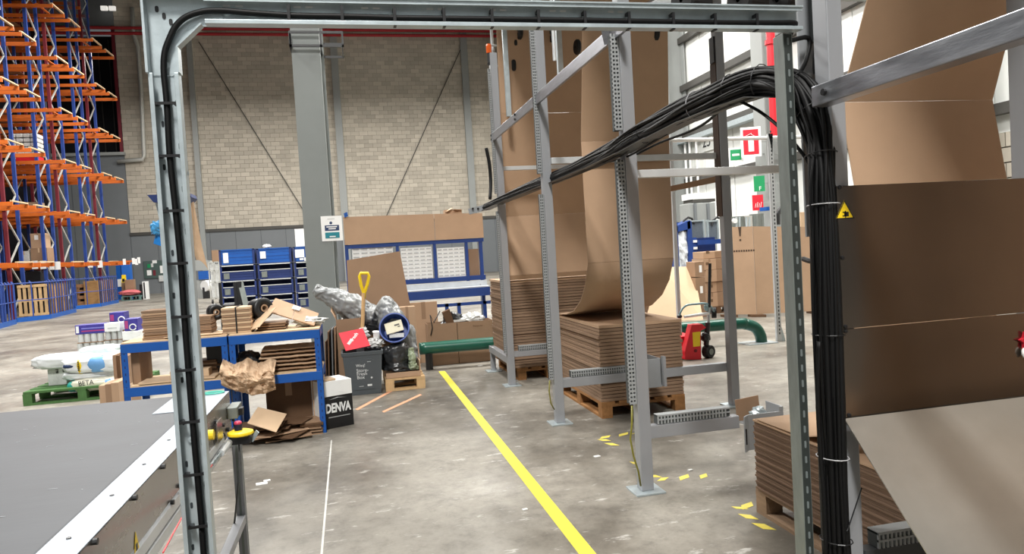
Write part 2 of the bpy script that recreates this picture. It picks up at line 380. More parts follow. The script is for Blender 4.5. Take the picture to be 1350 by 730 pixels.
# ---- right wall: white sheeting on dark rails over a blockwork plinth
wr = struct(MB().box((WX+.2, -2, 0), (WX+.5, WY+.4, 21)).build('wall_right', mortar))
zs = 3.3
m = MB()
for i in range(52):
    y = 2+i*1.0; m.box((WX+.05+(.02 if i % 2 else 0), y, zs if y < 14 else 0), (WX+.2, y+.985, 20.9))
m.build('wall_sheeting', white_clad, wr)
rest = MB(); first = None; k = 0
for r in range(int(zs/.30)):
    for c in range(10):
        y = 8 + c*.62 - (r % 2)*.31; z = r*.30
        if r >= 7 and c < 16:
            if first is None: first = MB().box((WX, y+.012, z+.012), (WX+.195, y+.608, z+.288)).build('block', block_m, wr); fy, fz = y, z
            else:
                o = first.copy(); C.objects.link(o); o.location = first.location + Vector((0, y-fy, z-fz))
        else: rest.box((WX, y+.012, z+.012), (WX+.195, y+.608, z+.288))
rest.build('blockwork', block_m, wr, kind='stuff')
for z in (3.75, 5.45, 7.23, 9.0, 10.8, 12.6, 14.4):
    MB().box((WX-.14, 2, z-.11), (WX+.04, WY, z+.11)).build('sheeting_rail', rail_dk, wr)
for px, wd in ((891, .62), (1017, .95)):
    p = atx(px, 200, WX-.4)
    m = MB(); m.box((WX-.75, p.y-.3, 0), (WX-.70, p.y+.3, 20.8)); m.box((WX-.05, p.y-.3, 0), (WX, p.y+.3, 20.8)); m.box((WX-.72, p.y-.04, 0), (WX-.02, p.y+.04, 20.8))
    m.build('wall_stanchion', grey_strip, wr)
p = atx(1017, 200, WX-.4)
for y in (p.y-7, p.y+14):
    m = MB(); m.box((WX-.75, y-.3, 0), (WX-.70, y+.3, 20.8)); m.box((WX-.72, y-.04, 0), (WX-.02, y+.04, 20.8)); m.build('wall_stanchion', grey_strip, wr)
q = atx(1018, 100, WX-1.0); zlo = atx(1020, 180, WX-1.0).z
m = MB(); m.cyl((WX-1.0, q.y, zlo), (WX-1.0, q.y, 20), .115, 12)
for z in (zlo+1.2, zlo+2.5, zlo+3.7): m.cyl((WX-1.0, q.y, z), (WX-1.0, q.y, z+.12), .16, 12)
tag(m.build('red_riser_pipe', red_p), 'bright red vertical riser pipe with collars beside the right wall stanchion', 'pipe')
for px in (903, 909, 918):
    q = atx(px, 190, WX-.2); z1 = atx(px, 182, WX-.2).z
    MB().cyl((WX-.2, q.y, .3), (WX-.2, q.y, z1), .045, 8).build('wall_pipe', white_p, wr)
m = MB(); q = atx(978, 140, WX-.2); q2 = atx(900, 168, WX-.2)
m.box((WX-.35, q.y-3.0, 5.15), (WX-.05, q2.y+2, 5.32)); m.build('cable_ladder', galv, wr)
# wall behind the viewpoint, white sheeting like the right wall
wf = struct(MB().box((-45, -10.3, 0), (18, -10.15, 21)).build('wall_front', mortar)); m = MB()
for i in range(44): m.box((-30+i*1.0, -10.15, 0), (-29.015+i*1.0, -10.0+(.02 if i % 2 else 0), 20.9))
m.build('wall_sheeting', grey_wall, wf)
# signs on the right hand stanchions
def flat_sign(name, label, c, rgt, w_, h_, mat, cat='sign', border=None):
    rgt = Vector(rgt).normalized(); n = Vector((0, 0, 1)).cross(rgt); n = -n if n.dot(CAM-Vector(c)) < 0 else n
    t = thing(name, c, label, cat)
    if border: MB().obox(Vector(c)-n*.006, rgt*(w_+border), n*.012, Vector((0, 0, h_+border))).build('backing', white_p, t)
    MB().obox(Vector(c)+n*.004, rgt*w_, n*.012, Vector((0, 0, h_))).build('panel', mat, t)
    e_w = Vector((WX-.02, c.y, c.z)); MB().bar(Vector(c)-n*.012, e_w, .03, .03).build('bracket_arm', grey_strip, t)
    return t, rgt, n
sy = 18.6; sg = Vector((.93, -.36, 0))
c = at(990, 187, sy); t, rg, n = flat_sign('fire_extinguisher_sign', 'large red sign with white extinguisher symbol on the right wall', c, sg, .42, .70, red_s, border=.14)
o = c + n*.014
MB().obox(o-Vector((0, 0, .10)), rg*.15, n*.01, (0, 0, .34)).obox(o+Vector((0, 0, .10)), rg*.08, n*.01, (0, 0, .08)).build('symbol', white_p, t)
MB().bar(o+rg*-.14+Vector((0, 0, .17)), o+rg*.02+Vector((0, 0, .24)), .01, .07, n).bar(o+rg*.0+Vector((0, 0, .22)), o+rg*.12+Vector((0, 0, .14)), .01, .05, n).build('symbol_hose', white_p, t)
c = at(970, 204, sy+.3); t, rg, n = flat_sign('green_sign', 'small green safety sign left of the red extinguisher sign', c, sg, .30, .30, green_s, border=.10)
MB().obox(c+n*.014, rg*.2, n*.006, (0, 0, .06)).build('print', white_p, t)
c = at(1001, 242, sy); t, rg, n = flat_sign('green_fire_sign', 'narrow green sign with white letter F high above the board screen', c, sg, .30, .44, green_s)
text('F', c+n*.014-rg*.02-Vector((0, 0, .19)), rg, (0, 0, 1), .16, white_p, t)
c = at(999, 267, sy); t, rg, n = flat_sign('red_fire_sign', 'small red sign with white flame symbol above the board screen', c, sg, .30, .44, red_s)
for i in range(4): MB().bar(c+n*.014+rg*(-.08+.05*i)+Vector((0, 0, -.14)), c+n*.014+rg*(-.05+.05*i)+Vector((0, 0, -.02+.03*(i % 2))), .01, .03, n).build('symbol', white_p, t)
q = atx(931, 186, WX-.02)
t = struct(MB().box((WX-.01, q.y-.75, q.z-.35), (WX, q.y+.45, q.z+.5)).build('trim_1', white_clad))
text('25', (WX-.02, q.y+.30, q.z-.2), (0, -1, 0), (0, 0, 1), .62, black, t)
# ---- free standing grey column with its sign and cage
t = struct(thing('column', (-.35, 11.5, 0), 'x', 'x')); del t['label']; del t['category']; t.name = 'trim_2'
p0, p1 = -.69, -.27
m = MB(); m.box((p0, 11.5, 0), (p1, 11.53, 6.3)).box((p0+.02, 11.86, 0), (p1+.05, 11.89, 6.3)).box((-.49, 11.53, 0), (-.46, 11.86, 6.3)); m.build('flange', grey_col, t)
MB().box((p1-.04, 11.53, 0), (p1, 11.86, 6.3)).build('side_plate', grey_col, t)
m = MB(); z0, z1 = at(400, 62, 11.4).z, at(400, 44, 11.4).z; x0, x1 = at(381, 55, 11.4).x, at(453, 55, 11.4).x
for z in (z0, z1): m.box((x0, 11.38, z), (x1, 11.41, z+.035)); m.box((x0, 12.0, z), (x1, 12.03, z+.035))
for x in (x0, x1-.03, -.70, -.26): m.box((x, 11.38, z0), (x+.03, 11.41, z1)); m.box((x, 11.38, z0), (x+.02, 12.03, z0+.03))
m.build('ladder_frame', black, t)
c = at(437.5, 301, 11.49); w2, h2 = .315, .385
t = thing('notice_sign', c, 'white notice with navy and teal blocks on the grey column', 'sign')
MB().box((c.x-w2/2, 11.488, c.z-h2/2), (c.x+w2/2, 11.499, c.z+h2/2)).build('sheet', white_pp, t)
MB().box((c.x-.105, 11.485, c.z-.035), (c.x+.11, 11.488, c.z+.05)).build('navy_block', navy_s, t)
MB().box((c.x-.105, 11.485, c.z-.15), (c.x+.11, 11.488, c.z-.06)).build('teal_block', teal_s, t)
m = MB()
for dz, a0, a1 in ((.025, -.08, .08), (-.005, -.05, .06), (-.125, -.04, .05)): m.box((c.x+a0, 11.482, c.z+dz-.008), (c.x+a1, 11.485, c.z+dz+.008))
m.build('print_lines', white_pp, t)
MB().lathe((c.x-.01, 11.487, c.z+.085), [(.001, .004), (.022, .004), (.022, 0)], 12, (0, -1, 0)).build('round_symbol', navy_s, t)
MB().box((c.x-.06, 11.485, c.z+.145), (c.x+.05, 11.488, c.z+.15)).build('print_lines', M('print_grey', (150, 150, 150), .6), t)
# ---- floor markings
a = atz(582.3, 489.3); b_ = atz(774.6, 730); dd = (b_-a).normalized()
m = MB(); y = a.y
tag(MB().bar(a+Vector((0, 0, .001)), b_+dd*1.6+Vector((0, 0, .001)), .082, .002).build('yellow_floor_line', yellow), 'long yellow line painted on the floor along the aisle', 'floor line')
def tape(name, label, segs, mat, wd):
    t = thing(name, segs[0][0], label, 'floor tape')
    for p, q in segs:
        d = (q-p); s = Vector((0, 0, 1)).cross(d).normalized()*wd/2; sh = d.normalized()*wd*.45
        MB().prism([p-s-sh+Vector((0, 0, .0006)), q-s-sh+Vector((0, 0, .0006)), q+s+sh+Vector((0, 0, .0006)), p+s+sh+Vector((0, 0, .0006))], (0, 0, .0012)).build('stripe', mat, t)
def Z(*l): return [(atz(a, b), atz(c, d)) for a, b, c, d in l]
hz = M('hazard_tape', (226, 208, 92), .6, 0, .1, 20)
tape('hazard_tape', 'yellow hazard tape corner on the floor left of the middle pallet front', Z((792, 577, 804, 575), (816, 574, 828, 571), (793, 579, 800, 581), (802, 584, 811, 587), (836, 571, 838, 571)), hz, .05)
tape('hazard_tape', 'yellow hazard tape corner on the floor beside the nearest post plate', Z((836, 609, 841, 612), (858, 626, 866, 629), (869, 632, 879, 631), (896, 631, 908, 627), (923, 629, 932, 626)), hz, .05)
tape('hazard_tape', 'worn yellow hazard tape on the floor at the near pallet corner', Z((972, 668, 979, 671), (978, 669, 992, 664), (981, 678, 992, 684), (999, 690, 1015, 698)), hz, .05)
tape('orange_floor_tape', 'faded orange tape marking on the floor before the rubbish pallet', Z((470, 540, 520, 513), (505, 543, 555, 520)), orange_t, .05)
sc_ = M('litter', (225, 224, 220), .8)
for i, (px, py, s) in enumerate(((345, 638, .05), (352, 634, .03), (633, 482, .04), (787, 602, .03), (692, 672, .02), (910, 620, .02))):
    p = atz(px, py); k = ('white paper scrap on the floor behind the conveyor leg', 'tiny white scrap beside the larger floor scrap', 'white crumb on the floor before the flat green pipe', 'pale crumb on the floor left of the nearest post', 'pale fleck on the floor left of the yellow line end', 'pale fleck on the floor by the hazard tape')[i]
    tag(MB().obox(p+Vector((0, 0, .004)), (s*1.5, s*.3, 0), (-s*.2, s, .0), (0, .0, .006)).build('paper_scrap', sc_), k, 'litter')

# ================================================================== CARDBOARD CONVERTING MACHINE, far frame
PX_ = 1.70
fr = thing('machine_frame', (1.7, 6.1, 0), 'tall grey metal frame with slotted cable ducts around the cardboard stacks', 'machine frame')
def base_plate(par, x, y, s=.19): 
    bp = MB().box((x-s/2, y-s/2, 0), (x+s/2, y+s/2, .012)).build('base_plate', galv, par, bevel=.002)
    return bp
def post(x, y, z1, sz=.08, z0=.012, plate=True):
    o = MB().box((x-sz/2, y-sz/2, z0), (x+sz/2, y+sz/2, z1)).build('post', post_g, fr, bevel=.004)
    if plate: base_plate(o, x, y)
    return o
def trunk_v(x0, x1, y, z0, z1, par, dep=.06, pitch=.025):
    MB().box((x0+.006, y+.012, z0), (x1-.006, y+dep, z1)).build('duct_back', M_duct, par)
    m = MB(); n = int((z1-z0)/pitch)
    for i in range(n):
        z = z0+i*pitch
        m.box((x0, y, z), (x1, y+.012, z+pitch*.52))
    w3 = x1-x0; m.box((x0, y-.001, z0), (x0+w3*.16, y+.012, z1)); m.box((x1-w3*.16, y-.001, z0), (x1, y+.012, z1)); m.box((x0+w3*.42, y-.001, z0), (x0+w3*.58, y+.012, z1))
    m.build('slotted_duct', trunk, par, kind='stuff')
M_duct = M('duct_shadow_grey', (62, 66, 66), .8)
def trunk_h(x0, x1, y, z0, z1, par, pitch=.022):
    MB().box((x0, y, z0), (x1, y+.05, z1)).build('duct_back', M_duct, par)
    m = MB(); n = int((x1-x0)/pitch)
    for i in range(n): m.box((x0+i*pitch, y-.008, z0), (x0+i*pitch+pitch*.45, y, z1))
    m.box((x0, y-.009, z0+(z1-z0)*.42), (x1, y, z0+(z1-z0)*.56)); m.box((x0, y-.009, z1-.006), (x1, y+.05, z1+.004))
    m.build('slotted_duct', trunk, par, kind='stuff')
zB = atx(656, 57, 1.70).z
pA = post(1.70, 9.146, .33, .06)
pB = post(1.70, 8.05, 3.78); pC = post(1.70, 6.1, 4.6); pD = post(1.70, 4.19, 4.2); pE = post(3.36, 6.03, 4.6)
MB().box((1.665, 8.09, .25), (1.735, 9.2, .33)).build('side_rail', post_g, fr, bevel=.003)
trunk_v(1.608, 1.656, 4.15, .56, 2.06, pD); trunk_v(1.608, 1.656, 4.15, 2.24, 2.82, pD); trunk_v(1.618, 1.656, 6.06, .40, 2.02, pC); trunk_v(1.618, 1.656, 6.06, 2.2, 3.55, pC); trunk_v(1.626, 1.656, 8.01, .38, 2.0, pB); trunk_v(1.626, 1.656, 8.01, 2.2, 3.6, pB)
# low cross beams with horizontal duct
def low_beam(x0, x1, y, z0, z1, d0, d1):
    o = MB().box((x0, y-.03, z0), (x1, y+.03, z1)).build('low_beam', post_g, fr, bevel=.003); trunk_h(d0, d1, y-.02, z1+.004, z1+.058, o); return o
low_beam(1.74, 3.33, 6.1, .315, .395, 1.82, 2.62)
low_beam(1.74, 2.40, 8.05, .328, .39, 1.80, 2.38)
p0 = at(857, 575, 4.19); lb = low_beam(1.74, 2.36, 4.21, .325, .405, 1.80, 2.30)
m = MB()
z0, z1 = at(862, 516, 5.6).z, at(862, 477, 5.6).z
# sensor bracket on the middle low beam: bent plate
x0, x1 = at(851, 500, 5.75).x, at(873, 500, 5.75).x
m = MB(); m.box((x0, 5.75, z0), (x1, 5.76, z1)).box((x1-.012, 5.75, z0+.02), (x1, 6.06, z1)).box((x0, 5.75, z0), (x0+.012, 6.06, z1)); m.build('bent_bracket', bracket_g, fr, bevel=.003)
MB().box((x1-.004, 5.70, z0+.01), (x1+.02, 5.75, z1+.02)).build('bracket_edge', post_g, fr)
# U bracket at the end of the near low beam, with scraps inside
x0 = at(980, 565, 4.14).x; x1 = at(1033, 560, 4.17).x; z0, z1 = at(1000, 593, 4.15).z, at(1000, 546, 4.15).z
ub = MB(); ub.prism([(x0, 4.135, z0), (x0+.008, 4.13, z0), (x0+.052, 4.165, z0), (x1, 4.165, z0), (x1, 4.173, z0), (x0+.048, 4.173, z0)], (0, 0, z1-z0))
ub.box((x1-.008, 4.174, z0+.02), (x1, 4.36, z1+.03)).box((x1-.03, 4.165, z1), (x1, 4.173, z1+.03)); ub.build('u_bracket', bracket_g, fr, bevel=.002)
MB().box((x0+.05, 4.174, z1-.075), (x1-.009, 4.36, z1-.069)).build('bracket_floor', bracket_g, fr)
m = MB()
for dz in (.05, .10): m.box((x0+.010, 4.128, z0+dz), (x0+.018, 4.137, z0+dz+.05))
m.build('bracket_slot', black, fr)
zc = z1-.068
tag(MB().obox((x0+.13, 4.30, zc+.075), (.17, .0, .015), (.0, .006, .0), (-.012, 0, .145)).build('cardboard_scrap', kraft_d), 'brown cardboard scrap standing in the grey bracket', 'scrap')
tag(MB().blob((x0+.17, 4.24, zc+.045), (.055, .035, .05), .35, 3, 14, 10, 4).build('foil_scrap', galv), 'crumpled silver scrap in the grey bracket', 'scrap')
# upper rails
for (xa, xb, y, py, px, h) in ((1.74, 3.30, 6.06, 208, 860, .055), (1.74, 3.1, 8.05, 221, 700, .045)):
    z = at(px, py, y).z; MB().box((xa, y-.025, z-h/2), (xb, y+.025, z+h/2)).build('upper_rail', light_bar, fr, bevel=.003)
z = at(860, 229, 4.2).z; xe = at(1028, 227, 4.2).x
MB().box((1.74, 4.17, z-.024), (2.84, 4.22, z+.024)).build('upper_rail', light_bar, fr, bevel=.003)
# long bar along the top left side, plates and thin rods
MB().box((1.635, 4.0, 2.79), (1.657, 8.12, 2.88)).build('long_side_bar', brushed, fr, bevel=.003)
m = MB()
for y in (6.1, 8.05, 6.85):
    for dz in (.015, .06): m.cyl((1.62, y, 2.80+dz), (1.636, y, 2.80+dz), .012, 8)
m.build('bolt', black, fr)
for px, py, Y in ((739, 98, 6.6), (671, 150, 7.9)):
    p = at(px, py, Y); MB().box((p.x-.025, Y-.025, p.z-.03), (p.x+.025, Y+.025, 4.7)).build('thin_post', galv, fr)
p = at(656, 180, 8.3); m = MB(); m.cyl((p.x, 8.3, 2.3), (p.x, 8.3, 4.3), .018, 8); m.build('guide_rod', light_bar, fr)
p = at(722, 70, 6.1); MB().cyl((p.x+.03, 6.0, 3.15), (p.x+.03, 6.0, 4.4), .016, 8).build('guide_rod', light_bar, fr)
# top cross bars and bracing seen above the cable frame
MB().bar((1.62, 4.25, 2.83), (3.3, 6.0, 3.95), .05, .09).build('diagonal_brace', brushed, fr)
MB().box((1.6, 5.98, 3.86), (3.6, 6.06, 3.94)).build('top_rail', light_bar, fr)
# unseen deck and beams added overhead to shade the upper cardboard panels
dk = MB().box((1.5, .2, 4.62), (3.7, 9.4, 4.68)).build('added_shade_deck', bracket_g, fr)
for y in (2.31, 4.19, 6.06, 8.05, 9.3): MB().box((1.66, y-.04, 4.54), (3.7, y+.04, 4.62)).build('shade_deck_beam', post_g, fr)
MB().box((3.32, 9.26, .0), (3.40, 9.34, 4.54)).build('post', post_g, fr); MB().box((3.32, .25, .0), (3.40, .33, 4.62)).build('post', post_g, fr)
# rubber guide wheels on axles
def wheel(c, r, ax=(1, 0, 0), wd=.05):
    m = MB(); m.lathe(c, [(.012, -wd/2), (r-.012, -wd/2), (r, -wd/2+.012), (r, wd/2-.012), (r-.012, wd/2), (.012, wd/2)], 20, ax)
    return m.build('guide_wheel', rubber, fr, smooth=False)
for px, py, Y in ((678, 58, 8.2), (676, 87, 8.2), (685, 42, 8.1), (728, 46, 8.1), (761, 62, 7.9), (700, 20, 7.9), (811, 8, 7.9)): wheel(at(px, py, Y), .085)
for px, py, Y in ((862, 44, 5.9), (830, 12, 5.9), (782, 6, 5.9)): wheel(at(px, py, Y), .09)
for py in (60, 87):
    z = at(676, py, 8.22).z; MB().cyl((1.70, 8.22, z), (2.9, 8.22, z), .012, 8).build('axle', galv, fr)
for px in (912, 986, 1037): wheel(at(px, 2, 3.3), .085, (1, .3, 0), .14)
z = at(980, 0, 3.3).z; MB().cyl((1.7, 3.3, z+.02), (3.2, 3.3, z+.02), .016, 8).build('axle', galv, fr)
# brown strip with a black strip above it on the far right post
x0, x1 = at(944.5, 150, 6.02).x, at(952, 150, 6.02).x
MB().box((x0, 6.0, at(948, 285, 6.0).z), (x1, 6.1, at(946, 82, 6.0).z)).build('side_strip', M('brown_strip', (66, 50, 40), .6), pE)
MB().box((x0-.01, 6.0, at(946, 82, 6.0).z), (x1-.02, 6.08, at(946, 48, 6.0).z)).build('upper_strip', black, pE)
# beacon on the far post
m = MB(); bx, by = 1.63, 8.05; bz = at(645, 83, 8.05).z; bx = at(645, 75, 8.05).x
t = thing('signal_beacon', (bx, by, bz), 'small orange signal beacon on a black stem at the far post', 'beacon')
MB().cyl((bx, by, bz), (bx, by, bz+.11), .022, 12).build('stem', black, t)
MB().lathe((bx, by, bz+.11), [(.03, 0), (.032, .08), (.026, .10), (.001, .105)], 14).build('amber_lens', amber, t)
MB().bar((bx, by, bz), (1.64, by, bz-.02), .02, .03).build('arm', black, t)
# earth cables hanging below the ducts
def hang(pts, label, r=.006, mat=None): tag(MB().tube(pts, r, 6).build('earth_cable', mat or cable_y, smooth=True), label, 'cable')
hang([(1.61, 4.12, .56), (1.60, 4.11, .45), (1.585, 4.11, .36), (1.60, 4.11, .25), (1.63, 4.12, .15), (1.64, 4.12, .06)], 'yellow green earth cable hanging from the duct of the nearest post')
hang([(1.61, 6.03, .40), (1.60, 6.03, .3), (1.61, 6.03, .2), (1.64, 6.04, .14)], 'yellow green earth cable hanging from the duct of the second post')
# ---- pallets and fan-fold stacks
def fanfold(label, x0, x1, y0, y1, z0, z1, step, mat, panels, top_mat=None, jit=.008, grp=None):
    t = thing('fanfold_stack', ((x0+x1)/2, (y0+y1)/2, z0), label, 'cardboard')
    n = int(round((z1-z0)/step)); z = z0
    for i in range(n):
        h = (z1-z0)/n; e = random.uniform(-jit, jit); e2 = random.uniform(-jit, jit); dp = .006 if i % 3 else 0
        MB().box((x0+e+dp, y0+e2+dp, z0+i*h), (x1+e, y1+e2, z0+(i+1)*h-h*.16)).build('board_layer', mat if i < n-1 else (top_mat or kraft), t)
    for pts, mt in panels:
        m = MB(); vs = []; fs = []
        for k, (xa, xb, y, z) in enumerate(pts):
            vs += [(xa, y, z), ((xa+xb)/2, y, z), (xb, y, z)]
            if k: a = (k-1)*3; fs += [(a, a+1, a+4, a+3), (a+1, a+2, a+5, a+4)]
        m.add(vs, fs); m.build('web_panel', mt, t, smooth=len(pts) > 3, solid=.006)
    return t
# middle stack (second frame bay)
pallet('wooden_pallet', 'orange brown wooden pallet under the middle cardboard stack', 2.09, 2.895, 6.08, 7.44, wood_o, 'Y')
cx = [(2.09, 2.90, 7.40, .85), (2.08, 2.89, 7.0, .87), (2.06, 2.87, 6.66, .93), (2.04, 2.85, 6.36, 1.05), (2.01, 2.82, 6.12, 1.2), (1.99, 2.795, 5.94, 1.37)]
k0, k1 = at(775, 347, 5.94), at(888, 346, 5.94); k2, k3 = at(766, 187, 6.14), at(882, 187, 6.14); k4, k5 = at(768, 36, 5.82), at(880, 36, 5.82)
fanfold('middle fan-fold cardboard stack with its curved sheet rising behind the second bay', 2.10, 2.90, 6.09, 7.44, .146, .838, .031, edge_m,
    [(cx[:-1]+[(k0.x, k1.x, 5.94, k0.z)], kraft), ([(k0.x, k1.x, 5.94, k0.z+.002), (k2.x, k3.x, 6.14, k2.z)], kraft), ([(k2.x, k3.x, 6.14, k2.z+.002), (k4.x, k5.x, 5.82, k4.z)], kraft), ([(k4.x, k5.x, 5.82, k4.z+.002), (k4.x, k5.x, 5.6, 4.6)], kraft)])
# far stack
pallet('wooden_pallet', 'dark wooden pallet under the farthest and tallest cardboard stack', 1.84, 2.64, 8.32, 9.5, wood_o, 'Y')
fanfold('farthest and tallest fan-fold cardboard stack beside the low side rail', 1.76, 2.86, 8.34, 9.40, .146, 1.19, .034, edge_m,
    [([(1.80, 2.90, 8.5, 1.195), (1.785, 2.90, 8.31, 1.20), (1.785, 2.90, 8.28, 1.25)], kraft), ([(1.785, 2.90, 8.28, 1.252), (1.83, 2.94, 8.48, 1.955)], kraft), ([(1.83, 2.94, 8.48, 1.957), (1.78, 2.90, 8.20, 3.13)], kraft), ([(1.78, 2.90, 8.20, 3.132), (1.77, 2.88, 8.08, 4.4)], kraft)])
# near stack
pallet('wooden_pallet', 'weathered wooden pallet under the nearest cardboard stack', 2.13, 2.93, 2.30, 3.63, wood_g, 'Y')
nl = at(1108, 135, 2.84); nr = at(1308, 135, 2.84)
def nx(px, py, Y): p = at(px, py, Y); return p
a0, a1 = nx(1129, 262, 2.80), nx(1330, 262, 2.80)
b0_, b1_ = nl, nr
c0, c1 = nx(1143, 0, 2.66), nx(1340, 0, 2.66)
dx = (c0-b0_); e0 = c0+dx*1.2; e1 = c1+(c1-b1_)*1.2
fanfold('nearest fan-fold cardboard stack of thin boards behind the steel guard plate', 2.12, 2.92, 2.31, 3.61, 0.146, .535, .0115, edge_fine,
    [([(2.12, 2.92, 3.58, .540), (2.12, 2.92, 3.15, .545), (2.11, 2.91, 2.95, .60), (2.11, 2.91, 2.86, .72), (2.10, 2.90, 2.80, .95)], kraft),
     ([(2.10, 2.90, 2.80, .955), (a0.x, a1.x, 2.80, a0.z), (b0_.x, b1_.x, 2.84, b0_.z)], kraft),
     ([(b0_.x, b1_.x, 2.84, b0_.z+.002), (c0.x, c1.x, 2.66, c0.z), (e0.x, e1.x, 2.45, e0.z)], kraft)], kraft, .0025)
MB_ = None
# ================================================================== NEAR BAY: column, bar, steel guard plate, chute
nf = thing('converter_frame', (2.1, 2.3, 0), 'near grey machine column with steel guard plate, chute and side bar', 'machine frame')
gx0, gx1 = at(1094, 300, 2.3).x, at(1114, 300, 2.3).x
cg = MB().box((gx0, 2.27, .012), (gx1, 2.35, 4.53)).build('post', post_g, nf, bevel=.004); base_plate(cg, (gx0+gx1)/2, 2.31)
x0, x1 = at(1057, 200, 2.45).x, at(1100, 200, 2.45).x; zb_ = at(1066, 312, 2.45).z
MB().box((x0, 2.44, zb_), (x1, 2.452, 3.2)).build('cover_plate', bracket_g, nf, bevel=.002)
MB().box((gx0-.10, 2.40, 1.98), (gx1-.02, 2.44, 2.14)).build('joint_plate', M('dark_bracket', (88, 88, 88), .5, .4), nf)
trunk_v(at(1067, 20, 2.42).x, at(1084, 20, 2.42).x, 2.38, at(1074, 56, 2.42).z, 2.9, nf, .05, .022)
m = MB()
for py in (74, 93): p = at(1076, py, 2.43); m.cyl(p, p+Vector((0, -.02, 0)), .012, 8)
m.build('bolt', black, nf)
bt = MB().box((1.615, .25, 1.99), (1.68, 2.265, 2.062)).build('side_bar', brushed, nf, bevel=.004)
MB().cyl((1.605, 2.19, 2.028), (1.616, 2.19, 2.028), .012, 8).build('bolt', black, bt)
# right hand post of the bay
x0 = at(1341, 100, 2.32).x; rp = MB().box((x0, 2.28, .012), (x0+.08, 2.36, 4.53)).build('post', post_g, nf, bevel=.004); base_plate(rp, x0+.04, 2.32)
# guard plate
A, B_, Cc, D_ = at(1104, 243, 2.25), at(1345, 237, 2.25), at(1112, 551, 2.25), at(1350, 525, 2.25)
px0, px1, pz0, pz1 = A.x-.005, B_.x+.02, (Cc.z+D_.z)/2, (A.z+B_.z)/2
zm = at(1110, 434, 2.25).z
gp = MB().box((px0, 2.248, zm+.0012), (px1, 2.254, pz1)).build('guard_plate', steel_p, nf, bevel=.001)
MB().box((px0, 2.248, pz0), (px1, 2.254, zm-.0012)).build('guard_plate', steel_p, nf, bevel=.001)
m = MB()
for px, py in ((1101, 247), (1103, 340), (1107, 431), (1108, 437), (1111, 548)):
    p = at(px, py, 2.248); p.x = max(p.x, px0+.012); m.lathe(p, [(.001, .005), (.007, .004), (.008, 0)], 8, (0, -1, 0))
m.build('screw', black, gp)
# warning triangle
c = at(1114, 280, 2.246)
def tri(h, y, up=0): 
    s = h/math.sqrt(3); return [(c.x-s, y, c.z-h/3+up), (c.x+s, y, c.z-h/3+up), (c.x, y, c.z+2*h/3+up)]
ws = MB().prism(tri(.066, 2.2475), (0, -.0008, 0)).build('warning_triangle', yel_p, gp)
m = MB(); 
o, i_ = tri(.066, 2.2465), tri(.056, 2.2465)
m.add(o+i_, [(0, 1, 4, 3), (1, 2, 5, 4), (2, 0, 3, 5)])
m.obox((c.x+.006, 2.2462, c.z-.006), (.018, 0, 0), (0, .0006, 0), (0, 0, .016)).obox((c.x-.004, 2.2462, c.z-.012), (.012, 0, 0), (0, .0006, 0), (0, 0, .004)).obox((c.x-.004, 2.2462, c.z+.001), (.010, 0, 0), (0, .0006, 0), (0, 0, .004)).obox((c.x+.002, 2.2462, c.z-.006), (.004, 0, 0), (0, .0006, 0), (0, 0, .024))
m.build('hand_symbol', black, ws)
# sloping chute
c1 = atx(1222, 730, 1.78); t0 = Vector((1.70, 2.235, pz0+.004)); dirv = (c1-Vector((1.78, 2.384, .841))).normalized()
q0 = at(1113, 552, 2.24); q1 = atx(1222, 730, q0.x+.035); ext = (q1-q0)*1.7
m = MB(); rr_ = Vector((.95, 0, .0)); tl, bl = q0, q0+ext
m.add([tl, tl+rr_, bl+rr_, bl], [(0, 3, 2, 1)]); m.build('chute', steel_c, nf, solid=.004)
# low dark beam with duct behind the chute
z = at(1170, 716, 2.28).z
o = MB().box((gx1, 2.26, z-.075), (2.6, 2.31, z-.005)).build('low_beam', M('dark_grey_beam', (60, 62, 64), .5), nf); trunk_h(gx1+.05, 2.5, 2.26, z-.002, z+.055, o, .018)
# whisker sensor rod
MB().cyl(at(1117, 700, 2.2), at(1136, 643, 2.24), .0025, 6).build('sensor_rod', black, nf)
# red star ribbon hanging on the guard plate
p = at(1352, 452, 2.24); t = thing('red_star_ribbon', p, 'red cloth star with a white tip on the right end of the guard plate', 'ribbon')
pts = []
for k in range(10):
    a = math.pi/2 + k*math.pi/5 + .2; r_ = .032 if k % 2 == 0 else .014; pts.append((p.x+r_*math.cos(a), 2.232+.004*(k % 2), p.z+.01+r_*math.sin(a)*1.1))
MB().prism(pts, (0, .012, 0)).build('star', clear_red, t)
MB().blob((p.x-.012, 2.236, p.z-.035), (.011, .008, .018), .3, 3, 10, 8, 2).build('white_tip', white_p, t, smooth=True)
# a second stack stands in front of the guard plate, seen in its steel
fanfold('fan-fold cardboard stack right of the camera, mirrored in the steel guard plate', 2.32, 3.62, .35, 1.30, .0, .45, .03, edge_m,
    [([(2.30, 3.60, 1.32, .452), (2.30, 3.60, 1.55, .75), (2.30, 3.60, 1.60, 1.05)], kraft), ([(2.30, 3.60, 1.60, 1.05), (2.24, 3.54, 1.60, 2.4)], kraft)])

